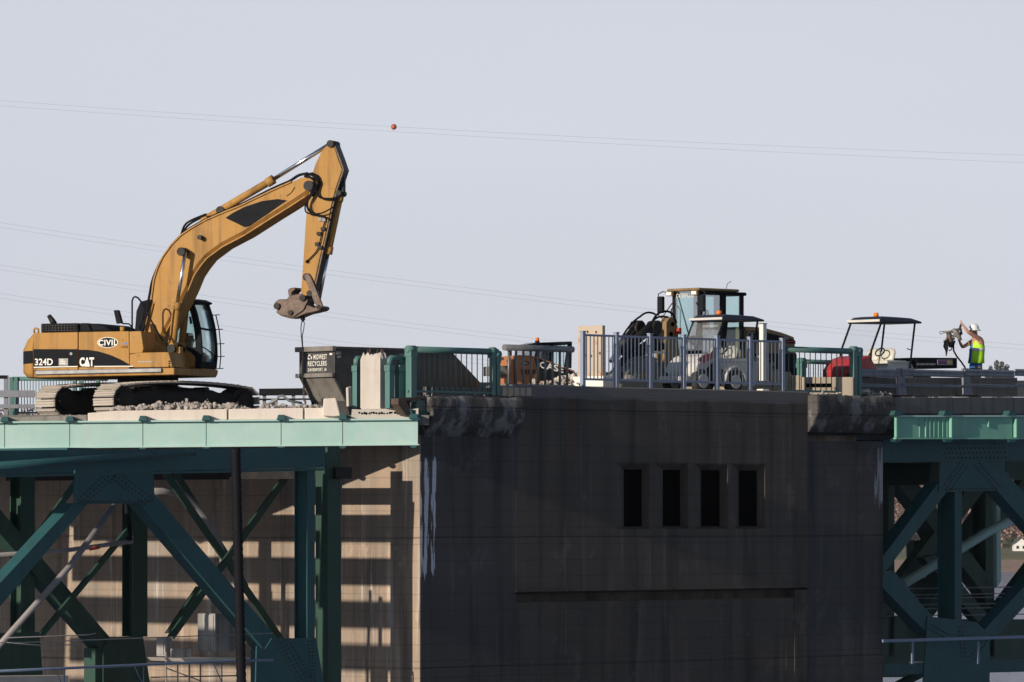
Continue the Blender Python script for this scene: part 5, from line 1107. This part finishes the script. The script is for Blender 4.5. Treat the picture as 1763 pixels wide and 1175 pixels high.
MB().tube([(.0, .3, zlow+.1), (.01, wc*.8, ztop-.1)], .012, 6).build('wiper', M['grease_shade'], wl)
for b, x0 in ((wc+.25, 0), (-.22, 0)):
    p = (-.15, b, ztop-.35); o = MB().box(-.2, -.08, b-.08, b+.10, ztop-.55, ztop-.12).build('mirror', M['black'], wl, bevel=.03)
    s = 1 if b > 0 else -1
    MB().tube([(-.05, b-s*.3, ztop-.04), (-.14, b-s*.05, ztop+.0), (-.14, b+s*.1, ztop-.06), (-.14, b+s*.1, ztop-.6), (-.14, b-s*.02, ztop-.68), (-.05, b-s*.3, ztop-.3)], .014, 6).build('mirror_arm', M['grease_shade'], o)
MB().tube([(-.15, wc*.88, zlow+.02), (-.15, wc*.88, zsill+.2), (-.02, wc*.86, zsill+.3)], .018, 6).build('grab_rail', M['black'], wl)
MB().tube([(am+.3, .2, ztop+.07), (am+.36, .2, ztop+.22), (am+.5, .2, ztop+.28)], .008, 5).build('aerial', M['black'], wl)
# engine hood
hp = [(1284, 562), (1306, 563), (1322, 565.5), (1348, 572.5), (1368, 580), (1371, 608), (1370, 640), (1350, 655), (1284, 655)]
lp(hp, 0, 1.7).build('engine_hood', M['tan'], wl, bevel=.04)
lp([(1285, 570), (1306, 570.5), (1322, 573), (1347, 579), (1369, 586), (1370, 592), (1340, 590), (1285, 590)], -.012, -.003).build('hood_stripe', M['black'], wl)
lp([(1285, 608), (1372, 608), (1374, 655), (1285, 655)], -.06, -.014).build('hood_lower', M['black'], wl, bevel=.02)
lp([(1351, 587), (1370, 587), (1370, 588.6), (1351, 588.6)], -.02, -.014).build('red_stripe', M['stripered'], wl)
def lt(body, x0, y0, x1, y1, mat):
    o0, o1 = L.p(x0, y1, -.013), L.p(x1, y0, -.013); text(body, 'lettering', M[mat], wl, L, mside(L, x0, y1, -.013), o1.x-o0.x, o1.z-o0.z, bold=.03)
lt('CAT', 1286, 571.5, 1303, 580.5, 'greyprint'); lt('950', 1350, 580, 1358, 585, 'greyprint')
MB().box(.1, ac+2.6, .25, 1.6, .75, 1.4).build('chassis', M['grease_shade'], wl, bevel=.03)
# front: linkage tower, arms, cylinders
lp([(1143, 640), (1147, 575), (1147, 555), (1152, 547), (1160, 545), (1165, 552), (1168, 575), (1172, 640)], .35, .60).build('loader_tower', M['tan'], wl, bevel=.02)
lp([(1139, 620), (1141, 560), (1147, 553), (1153, 556), (1153, 640)], 1.05, 1.3).build('loader_tower', M['tan'], wl, bevel=.02)
for x, y in ((1158.5, 558), (1155.5, 575)):
    c = L.p(x, y, .33); MB().cyl((c.x, .31, c.z), (c.x, .35, c.z), .055, n=12).build('pivot_hole', M['void'], wl)
c = L.p(1166.5, 570, .3); MB().box(c.x-.05, c.x+.05, .2, .34, c.z-.08, c.z+.08).build('tail_lamp', M['stripered'], wl, bevel=.01)
def lram(p0, p1, b, r, nm='lift_cylinder', mat='grease_shade'): MB().cyl(L.p(*p0, b), L.p(*p1, b), r, n=14).build(nm, M[mat], wl)
lram((1066, 602), (1098, 562), .55, .13); lram((1072, 606), (1124, 560), .15, .13, 'tilt_cylinder')
lram((1050, 622), (1068, 600), .55, .05, 'piston_rod', 'chrome'); lram((1052, 622), (1072, 606), .15, .05, 'piston_rod', 'chrome')
for x, b in ((1103, .55), (1132, .15)):
    lp([(x-8, 562), (x-4, 553), (x+4, 551), (x+9, 557), (x+8, 572), (x, 580), (x-7, 576)], b-.14, b+.14).build('cylinder_head', M['grease_shade'], wl, bevel=.03)
lp([(1060, 640), (1082, 612), (1104, 596), (1122, 588), (1144, 590), (1146, 602), (1120, 606), (1096, 622), (1074, 655)], .1, .32).build('lift_arm', M['black'], wl, bevel=.02)
lp([(1066, 632), (1100, 598), (1140, 575), (1146, 586), (1112, 606), (1080, 640)], .75, .95).build('lift_arm', M['black'], wl, bevel=.02)
lp([(1062, 640), (1100, 640), (1101, 662), (1060, 664)], -.1, .1).build('bucket_side', M['navy'], wl, bevel=.02)
lp([(1040, 664), (1060, 640), (1070, 640), (1066, 668)], -.1, 1.6).build('bucket', M['bare'], wl, bevel=.02)
def lhose(pts, b, r=.026):
    P_ = [L.p(x, y, b) for x, y in pts]; MB().tube(P_, r, 7).build('hydraulic_hose', M['hose'], wl)
def arc(x0, y0, x1, y1, xm, ym, n=9): return [((1-t)**2*x0+2*t*(1-t)*xm+t*t*x1, (1-t)**2*y0+2*t*(1-t)*ym+t*t*y1) for t in [i/n for i in range(n+1)]]
lhose(arc(1070, 582, 1102, 545, 1085, 555)+arc(1102, 545, 1128, 541, 1115, 533)[1:], .5); lhose(arc(1096, 580, 1124, 552, 1112, 572)+arc(1124, 552, 1150, 536, 1132, 534)[1:]+arc(1150, 536, 1164, 556, 1160, 538)[1:], .1, .03)
lhose(arc(1118, 562, 1150, 546, 1128, 540), .3); lhose(arc(1064, 590, 1098, 552, 1082, 572), .7, .018)
# fender and wheels
lp([(1128, 605), (1146, 604.5), (1146, 608), (1128, 608.5)], -.25, .1).build('fender', M['white'], wl)
def wheel(px, r, b0, b1):
    c = L.p(px, 640, b0); n = 30; zc = L.p(px, 612, b0).z-r
    t = MB().loft([[(c.x+rr*math.cos(t), b, zc+rr*math.sin(t)) for t in [2*math.pi*i/n for i in range(n)]] for b, rr in ((b0, r*.62), (b0+.02, r*.86), (b0+.1, r*.96), (b1-.1, r*.96), (b1-.02, r*.86), (b1, r*.62))]).build('wheel', M['dust_tyre'], wl)
    lug = MB()
    for i in range(18):
        a = 2*math.pi*i/18
        for s, bb in ((0, b0+.06), (.17, (b0+b1)/2)):
            q = Matrix.Rotation(a+s, 3, 'Y'); 
            lug.add([(c.x+v.x, v.y, zc+v.z) for v in [q @ Vector((x, y, z)) for x in (-.07, .07) for y in (bb-.05, bb+(b1-b0)*.42) for z in (r*.93, r*1.0)]], [(0,1,3,2),(4,6,7,5),(0,4,5,1),(2,3,7,6),(0,2,6,4),(1,5,7,3)])
    lug.build('tread_lugs', M['dust_tyre'], t, L)
    MB().cyl((c.x, b0-.02, zc), (c.x, b0+.05, zc), r*.55, n=20).build('rim', M['tan'], t, L)
M['dust_tyre'] = mk('dusty tyre', (.17, .165, .155), .9, var=.25, dust=.5, dust_col=(.3, .28, .25))
for b in (-.25, 1.5):
    wheel(1116, .80, b, b+.55); wheel(1310, .80, b+.1, b+.6)

# ------------------------------------------------------------------ utility carts
M['pinkred'] = mk('faded red', (.45, .06, .08), .5, dust=.3)
def cart(label, ox, oy, b_, dark, hood):
    C0 = B.p(ox, oy, b_); C = Fr(B.wld((C0.x, b_, 0)), 45); zc = C0.z; s = 1.0
    T = thing('utility_cart', label, 'utility cart', Fr(C.wld((0, 0, WALK-.03)), 45), 'utility carts parked on the bridge'); Z0 = WALK-.03
    dx, dy = 1516-ox, 552-oy
    def X(x, y, b=0): return C.p(x-dx, y-dy, b)
    def XP(pts, b=0): return [(v.x, v.z) for v in (X(x, y, b) for x, y in pts)]
    w = C.q(1461-dx, 550-dy, 0).y
    MB().loft([[(-.02, -.03, X(1516, 556).z), (X(1586, 556).x, -.03, X(1586, 557).z), (X(1586, 556).x, w, X(1586, 557).z), (-.02, w, X(1516, 556).z)],
               [(-.05, -.05, X(1516, 553).z), (X(1585, 556).x, -.05, X(1585, 554).z), (X(1585, 556).x, w+.02, X(1585, 554).z), (-.05, w+.02, X(1516, 553).z)],
               [(.08, .05, X(1520, 545.5).z), (X(1572, 550).x, .05, X(1575, 548).z), (X(1572, 550).x, w-.08, X(1575, 548).z), (.08, w-.08, X(1520, 545.5).z)],
               [(.3, .2, X(1530, 544).z), (X(1555, 550).x, .2, X(1555, 545.5).z), (X(1555, 550).x, w-.2, X(1555, 545.5).z), (.3, w-.2, X(1530, 544).z)]], True, False).build('canopy', M['navy'], T, C, bevel=.02)
    MB().box(-.075, -.055, -.03, w, X(1516, 553.5).z, X(1516, 549.5).z).build('canopy_lit_edge', M['cartgrey'], T, C)  # pale strip: sun on the canopy's front edge put into colour
    c = X(1510, 546, w*.28); o = MB().cyl((.2, w*.3, X(1510, 546).z-.02), (.2, w*.3, X(1510, 546).z+.03), .075, n=14).build('beacon_base', M['black'], T, C)
    MB().cyl((.2, w*.3, X(1510, 546).z+.031), (.2, w*.3, X(1510, 546).z+.13), .07, .06, n=16).build('beacon', M['orange'], T, C)
    for b in (0.0, w-.05):
        MB().tube([(v.x, b+.02, v.z) for v in (X(1518, 556), X(1501, 604), X(1500, 620))], .028, 8).build('canopy_post', M['black'], T, C)
        MB().tube([(v.x, b+.02, v.z) for v in (X(1576, 557), X(1570, 610), X(1568, 634))], .026, 8).build('canopy_post', M['black'], T, C)
    MB().tube([(v.x, w*.15, v.z) for v in (X(1570, 600), X(1579, 603), X(1577, 616))], .015, 6).build('grab_handle', M['black'], T, C)
    p0, p1 = X(1517, 558), X(1501, 606)
    MB().add([(p0.x-.015, .05, p0.z), (p0.x-.015, w-.05, p0.z), (p1.x-.015, w-.05, p1.z), (p1.x-.015, .05, p1.z)], [(0, 1, 2, 3)]).build('windscreen', M['glassgrey'] if dark else M['glassclear'], T, C)
    wz = lambda y: X(1516, y).z
    # hood, body tub, seat, wheel, bed
    MB().prism(XP([(1470, 636), (1474, 628), (1484, 617), (1500, 611), (1504, 620), (1512, 634), (1514, 650), (1476, 660), (1470, 648)]), .02, w-.02).build('hood', M[hood], T, C, bevel=.05)
    MB().prism(XP([(1500, 620), (1512, 634), (1530, 634), (1536, 622), (1572, 622), (1580, 640), (1575, 668), (1500, 668), (1500, 640)]), .06, w-.06).build('body_tub', M['cartgrey'] if not dark else M['cartgrey'], T, C, bevel=.03)
    for k in range(2):
        b0 = .06+k*w*.47; mid = X(1540, 605)
        MB().loft([[(mid.x+.04+.06*math.cos(t)*q2+.1*h, b0+w*.22+w*.22*math.sin(t)*q1, wz(622)+h*.36) for t in [2*math.pi*i/14 for i in range(14)]] for h, q1, q2 in ((0, .9, 1), (.3, 1, 1.3), (.7, 1, 1.2), (.93, .75, .9), (1, .3, .4))]).build('seat_back', M['cream'], T, C)
    MB().box(X(1530, 620).x, X(1566, 620).x, .06, w-.08, wz(627), wz(619)).build('seat', M['cream'], T, C, bevel=.04)
    o = MB().tube([(v.x, w*.3, v.z) for v in (X(1506, 622), X(1515, 607))], .02, 6).build('steering_column', M['black'], T, C); q = X(1515, 606, w*.3)
    MB().tube([(q.x+.07*math.sin(t), w*.3+.14*math.cos(t), q.z+.10*math.sin(t)) for t in [2*math.pi*i/18 for i in range(19)]], .018, 6).build('steering_wheel', M['black'], o, C)
    if not dark:
        MB().prism(XP([(1577, 615.5), (1647, 616), (1647, 634), (1577, 634)]), -.02, w+.02).build('cargo_bed', M['black'], T, C, bevel=.012)
        for x0_, x1_ in ((1579, 1583), (1584, 1592), (1593, 1599.5), (1600.5, 1608), (1608.8, 1610.5)): MB().prism(XP([(x0_, 625.2), (x1_, 625.2), (x1_, 628.6), (x0_, 628.6)], -.02), -.026, -.022).build('worn_print', M['greyprint'], T, C)
        MB().prism(XP([(1613.7, 619.2), (1639.8, 619.2), (1639.8, 628.3), (1613.7, 628.3)], -.02), -.0255, -.0215).build('decal_border', M['fencewhite'], T, C)
        MB().prism(XP([(1614.5, 620), (1639, 620), (1639, 627.5), (1614.5, 627.5)], -.02), -.031, -.0262).build('decal', M['decal'], T, C)
        MB().prism(XP([(1631, 621), (1638, 621), (1638, 626.5), (1631, 626.5)], -.02), -.036, -.032).build('decal', M['decalyellow'], T, C)
    else:
        MB().prism(XP([(1506, 624), (1510, 620), (1562, 620), (1562, 640), (1506, 644)]), .0, w).build('cargo_bed', M['cartgrey'], T, C, bevel=.05)
        MB().prism(XP([(1472, 622), (1484, 613.5), (1500, 611), (1504, 617), (1480, 630)], 0), .0, .019).build('hood_panel', M['pinkred'], T, C)
        MB().prism(XP([(1484, 668), (1486, 640), (1502, 624), (1516, 640), (1512, 668)], .0), .0, .055).build('foot_well', M['black'], T, C)
        MB().prism(XP([(1504, 626), (1560, 626), (1560, 628), (1504, 628)], 0), -.012, -.003).build('trim', M['greyprint'], T, C)
    for x in (1480, 1536+(52 if not dark else 0)):
        for b in (-.04, w-.16):
            c = X(x, 655, 0); r = .30; zc_ = Z0+r
            wh = MB().loft([[(c.x+rr*math.cos(t), bb, zc_+rr*math.sin(t)) for t in [2*math.pi*i/22 for i in range(22)]] for bb, rr in ((b, r*.6), (b+.02, r*.9), (b+.06, r), (b+.16, r), (b+.2, r*.85), (b+.2, r*.6))]).build('wheel', M['rubber'], T, C)
            MB().cyl((c.x, b-.015, zc_), (c.x, b+.03, zc_), r*.58, n=16).build('rim', M['cartgrey'], wh, C)
            if b < .5 and (x > 1500 or not dark):
                MB().loft([[(c.x+rr*math.cos(t), bb, zc_+rr*math.sin(t)) for bb, rr in ((b-.01, .34), (b+.22, .34), (b+.22, .39), (b-.01, .39))] for t in [math.pi*k/8 for k in range(9)]], True, True).build('mudguard', M['cartgrey'] if dark else M['black'], T, C)
    MB().box(X(1461, 640).x-.1, X(1466, 640).x, .06, w-.06, Z0+.25, Z0+.42).build('bumper', M['cartgrey'] if dark else M['black'], T, C, bevel=.03)
    return T
M['glassclear'] = glass('clear plastic screen', (.97, .975, .98), .0, .08, .06)
cart('dusty utility cart with a grey screen parked behind the blue fence', 1245, 548.5, .9, True, 'cartgrey')
cart('red utility cart with cream seats and a black cargo bed', 1516, 552, 1.3, False, 'red')

# ------------------------------------------------------------------ worker
PW = Fr(B.wld((B.p(1681, 640, 1.5).x, 1.5, WALK-.03)), 20)      # a = to his back-right, faces -a
def wp(px, py, b=0): return PW.p(px, py, b)
wk = thing('person', 'worker in lime vest and white hard hat lifting a jackhammer', 'person', PW)
hip = wp(1680, 633); sh = wp(1683, 590); neck = wp(1679, 579); head = wp(1676, 571)
nodes = {}; V_ = []; E_ = []; Rr = []
def nd(n, co, r, par=None):
    nodes[n] = len(V_); V_.append(tuple(co)); Rr.append(r)
    if par: E_.append((nodes[par], nodes[n]))
z = lambda v, dx=0, dy=0, dz=0: Vector((v.x+dx, v.y+dy, v.z+dz))
nd('pelvis', z(hip, 0, 0, .02), .155); nd('waist', z(hip, .0, 0, .22), .145, 'pelvis'); nd('chest', z(sh, 0, 0, -.14), .17, 'waist'); nd('upper', z(sh, .0, 0, .02), .13, 'chest')
nd('neck', z(neck), .062, 'upper'); nd('skull', z(head, -.01, 0, -.02), .088, 'neck'); nd('crown', z(head, -.0, 0, .08), .085, 'skull'); nd('nose', z(head, -.115, 0, -.03), .016, 'skull')
nd('chin', z(head, -.07, 0, -.09), .035, 'skull')
for s, nm in ((1, 'l'), (-1, 'r')):
    nd('ear'+nm, z(head, .01, .10*s, -.02), .02, 'skull')
    nd('hip'+nm, z(hip, 0, .10*s, -.06), .105, 'pelvis'); k = Vector((hip.x-.03, .13*s, .48)); nd('knee'+nm, k, .068, 'hip'+nm)
    nd('calf'+nm, (k.x+.04, .14*s, .32), .062, 'knee'+nm); nd('ankle'+nm, (k.x+.05, .14*s, .09), .042, 'calf'+nm); nd('toe'+nm, (k.x-.13, .15*s, .045), .042, 'ankle'+nm)
# near arm raised high, far arm forward and low
def hand(nm, w_, d, up):
    d = d.normalized(); nd('palm'+nm, w_+d*.06, .034, 'wrist'+nm); side = d.cross(up).normalized()
    for i in range(4):
        o_ = side*(-.03+.02*i); L_ = (.06, .075, .07, .055)[i]
        nd(f'f{i}{nm}', w_+d*.10+o_, .010, 'palm'+nm); nd(f'g{i}{nm}', w_+d*(.10+L_*.55)+o_-up*.012, .009, f'f{i}{nm}'); nd(f'h{i}{nm}', w_+d*(.10+L_*.6)+o_-up*.04, .008, f'g{i}{nm}')
    nd('t'+nm, w_+d*.06-side*.055-up*.01, .011, 'palm'+nm); nd('u'+nm, w_+d*.09-side*.06-up*.035, .009, 't'+nm)
a = wp(1690, 585, -.20); e = wp(1667, 572, -.30); w_ = wp(1658.5, 560.5, -.22)
nd('shr', (a.x, -.19, a.z), .075, 'upper'); nd('bir', (a+e)/2, .058, 'shr'); nd('elr', e, .046, 'bir'); nd('for', e+(w_-e)*.35, .047, 'elr'); nd('wristr', w_, .030, 'for'); hand('r', w_, w_-e, Vector((-.8, 0, -.6)).normalized())
a = wp(1675, 587, .20); e = wp(1657, 598, .26); w_ = wp(1652, 588, .12)
nd('shl', (a.x, .19, a.z), .075, 'upper'); nd('bil', (a+e)/2, .056, 'shl'); nd('ell', e, .046, 'bil'); nd('fol', e+(w_-e)*.35, .045, 'ell'); nd('wristl', w_, .030, 'fol'); hand('l', w_, w_-e, Vector((-.9, .2, .3)).normalized())
me = bpy.data.meshes.new('body'); me.from_pydata(V_, E_, []); me.materials.append(M['skin'])
bo = bpy.data.objects.new('body', me); COL.objects.link(bo); place(bo, wk, PW)
md = bo.modifiers.new('skin', 'SKIN'); md.use_smooth_shade = True
for i, r in enumerate(Rr): me.skin_vertices[0].data[i].radius = (r, r)
me.skin_vertices[0].data[0].use_root = True
bo.modifiers.new('sub', 'SUBSURF').levels = 2; bo.modifiers['sub'].render_levels = 2
def ring(c, rx, ry, n=20, ph=0): return [(c[0]+rx*math.cos(t), c[1]+ry*math.sin(t), c[2]) for t in [2*math.pi*i/n for i in range(n)]]
def lerp(t): return hip+(sh-hip)*t
MB().loft([ring(z(hip, 0, 0, -.10), .17, .20), ring(z(hip, 0, 0, .05), .165, .19), ring(lerp(.35), .16, .185), ring(lerp(.75), .175, .205), ring(lerp(.92), .165, .21)], False).build('shirt', M['bluecloth'], wk)
# vest: open at the front (towards -a), with reflective band
def vring(t, k, zo=0): 
    c = lerp(t); return [(c.x+.182*k*math.cos(u), c.y+.22*k*math.sin(u), c.z+zo) for u in [-2.75+5.5*i/22 for i in range(23)]]
def sheet(rings, nm, mat, par):
    n = len(rings[0]); m = MB().add([p for r in rings for p in r], [(i*n+k, i*n+k+1, (i+1)*n+k+1, (i+1)*n+k) for i in range(len(rings)-1) for k in range(n-1)], True)
    o = m.build(nm, M[mat], par, PW); sd = o.modifiers.new('thick', 'SOLIDIFY'); sd.thickness = .008; return o
vt = sheet([vring(.18, 1.16), vring(.4, 1.08), vring(.62, 1.06), vring(.85, 1.04), [(x*.85+sh.x*.15, y*.82, z_+.04) for x, y, z_ in vring(.98, .98)], [(x*.55+sh.x*.45, y*.62, z_+.09) for x, y, z_ in vring(1.0, .9)]], 'vest', 'vest', wk)
sheet([vring(.66, 1.085), vring(.78, 1.075)], 'reflective_band', 'silver', vt)
for s in (1, -1):
    k = V_[nodes['knee'+('l' if s > 0 else 'r')]]; h = V_[nodes['hip'+('l' if s > 0 else 'r')]]; an = V_[nodes['ankle'+('l' if s > 0 else 'r')]]
    MB().tube([(h[0], h[1]*.9, h[2]+.10), (h[0], h[1], h[2]-.02), k, (an[0]-.01, an[1], an[2]+.14), (an[0], an[1], an[2]+.02)], [.135, .125, .092, .085, .08], 14).build('trouser_leg', M['denim'], wk)
    MB().loft([ring((an[0], an[1], an[2]+.06), .06, .055), ring((an[0], an[1], an[2]-.0), .065, .055), ring((an[0]-.06, an[1], an[2]-.05), .14, .055), ring((an[0]-.06, an[1], .005), .145, .058)]).build('boot', M['boot'], wk)
ht = MB().loft([ring(z(head, .0, 0, .03), .205, .18), ring(z(head, 0, 0, .045), .20, .176), ring(z(head, .015, 0, .06), .142, .128), ring(z(head, .015, 0, .12), .134, .12), ring(z(head, .015, 0, .17), .105, .095), ring(z(head, .015, 0, .20), .055, .05), ring(z(head, .015, 0, .207), .01, .01)]).build('hard_hat', M['helmet'], wk)
MB().box(head.x-.09, head.x+.11, -.012, .012, head.z+.17, head.z+.214).build('hat_ridge', M['helmet'], ht, PW, bevel=.01)
c = head; MB().cyl((c.x+.04, -.118, c.z+.09), (c.x+.04, -.110, c.z+.09), .028, n=12).build('hat_badge', M['decal'], ht, PW)
# jackhammer held up
JF = Fr(PW.wld((wp(1645, 585).x, 0, 1.0)), 20)
jk = thing('jackhammer', 'muddy steel breaker tool with dangling hoses held up by the worker', 'tool', JF)
def J(pts, b=0): return [JF.p(x, y, b) for x, y in pts]
def jt(nm, pts, r, mat, b=0): return MB().tube(J(pts, b), r, 8).build(nm, M[mat], jk)
jt('body', [(1633, 571), (1635, 580), (1637, 592), (1636, 598)], [.06, .085, .075, .04], 'brownsteel'); jt('handle', [(1624.5, 571.5), (1634, 571.5), (1645, 568), (1652, 566.5)], .032, 'bare', -.05)
jt('valve_block', [(1641, 567), (1647, 573), (1652, 582), (1654, 586)], [.05, .07, .06, .04], 'bare', -.1); jt('handle', [(1656, 556), (1653, 563), (1655, 572), (1652, 580)], .032, 'grease_shade', -.08)
jt('chisel', [(1627, 585), (1629, 592), (1630, 600), (1629, 613)], [.05, .06, .045, .012], 'bare', .05); jt('strap', [(1632, 584), (1627, 588), (1625, 596), (1629, 604)], .022, 'grease_shade', -.05)
jt('air_hose', [(1643, 586), (1641.5, 596), (1642, 604), (1647, 613), (1655, 623), (1661, 632), (1664, 640)], .024, 'hose', -.06); jt('hose', [(1645, 588), (1641, 592), (1638, 602), (1634, 603.5)], .016, 'grease_shade', 0)
jt('wire_loop', [(1624.5, 571), (1619, 570.5), (1617.5, 573), (1619, 575), (1624, 574.5)], .009, 'grease_shade', -.05)
g = random.Random(44); ck = MB()
for i in range(26):
    t = g.random(); c = JF.p(1630+24*t+g.uniform(-3, 3), 590-22*t+g.uniform(-7, 7), 0); ck.rock((c.x, g.uniform(-.12, .12), c.z), g.uniform(.025, .06), g)
ck.build('mud_clods', M['bare'], jk, JF, stuff=True)

# ------------------------------------------------------------------ power lines and marker ball
def wire(label, pts, Y):
    n = 40; X_ = [p[0] for p in pts]
    def ev(x):                             # smooth curve through the measured points
        t = 0
        for i, (xi, yi) in enumerate(pts):
            k = 1
            for j, (xj, _) in enumerate(pts):
                if j != i: k *= (x-xj)/(xi-xj)
            t += k*yi
        return t
    xs_ = [-260+(2300)*i/n for i in range(n+1)]; ps_ = [far(x, ev(x), Y) for x in xs_]; f = Fr(ps_[n//2], 0)
    o = MB().tube([f.loc(p) for p in ps_], .0085, 5).build('power_line', M['wire'], None, f); tag(o, label, 'cable', 'power lines across the sky')
Y0 = 420
wire('upper wire of the highest pair, with the orange ball on it', [(0, 173), (678, 218), (1763, 267)], Y0)
wire('lower wire of the highest pair', [(0, 182), (678, 226.5), (1763, 280)], Y0+3)
wire('upper wire of the pair passing behind the excavator boom', [(0, 383), (620, 472), (1763, 594)], Y0+6)
wire('lower wire of the pair passing behind the excavator boom', [(0, 391), (620, 480), (1763, 602)], Y0+9)
wire('upper wire of the third pair from the top', [(0, 456), (620, 545), (1763, 668)], Y0+12)
wire('lower wire of the third pair from the top', [(0, 464), (620, 553), (1763, 676)], Y0+15)
wire('upper wire of the lowest pair, meeting the dumpster', [(0, 505), (365, 558), (1763, 720)], Y0+18)
wire('lower wire of the lowest pair, just above the excavator hood', [(0, 513), (365, 566), (1763, 728)], Y0+21)
mbf = Fr(far(678, 218.3, Y0), 0)
o = MB().ball((0, 0, 0), .30, 18, 10).build('marker_ball', mk('orange red ball', (.42, .10, .04), .5), None, mbf); tag(o, 'orange red marker ball on the highest power line', 'marker ball')

# ------------------------------------------------------------------ air between here and the far shore
hz = bpy.data.materials.new('haze'); hz.use_nodes = True; t_ = hz.node_tree; t_.nodes.clear()
pv = t_.nodes.new('ShaderNodeVolumePrincipled'); mo = t_.nodes.new('ShaderNodeOutputMaterial'); t_.links.new(pv.outputs[0], mo.inputs['Volume'])
pv.inputs['Color'].default_value = (.90, .93, 1.0, 1); pv.inputs['Density'].default_value = .00003; pv.inputs['Anisotropy'].default_value = 0.0
o = MB().box(-1300, 1700, -900, 3000, -29, 85).build('haze', hz, stuff=True); tag(o, 'pale autumn haze over the river and far shore', 'haze')
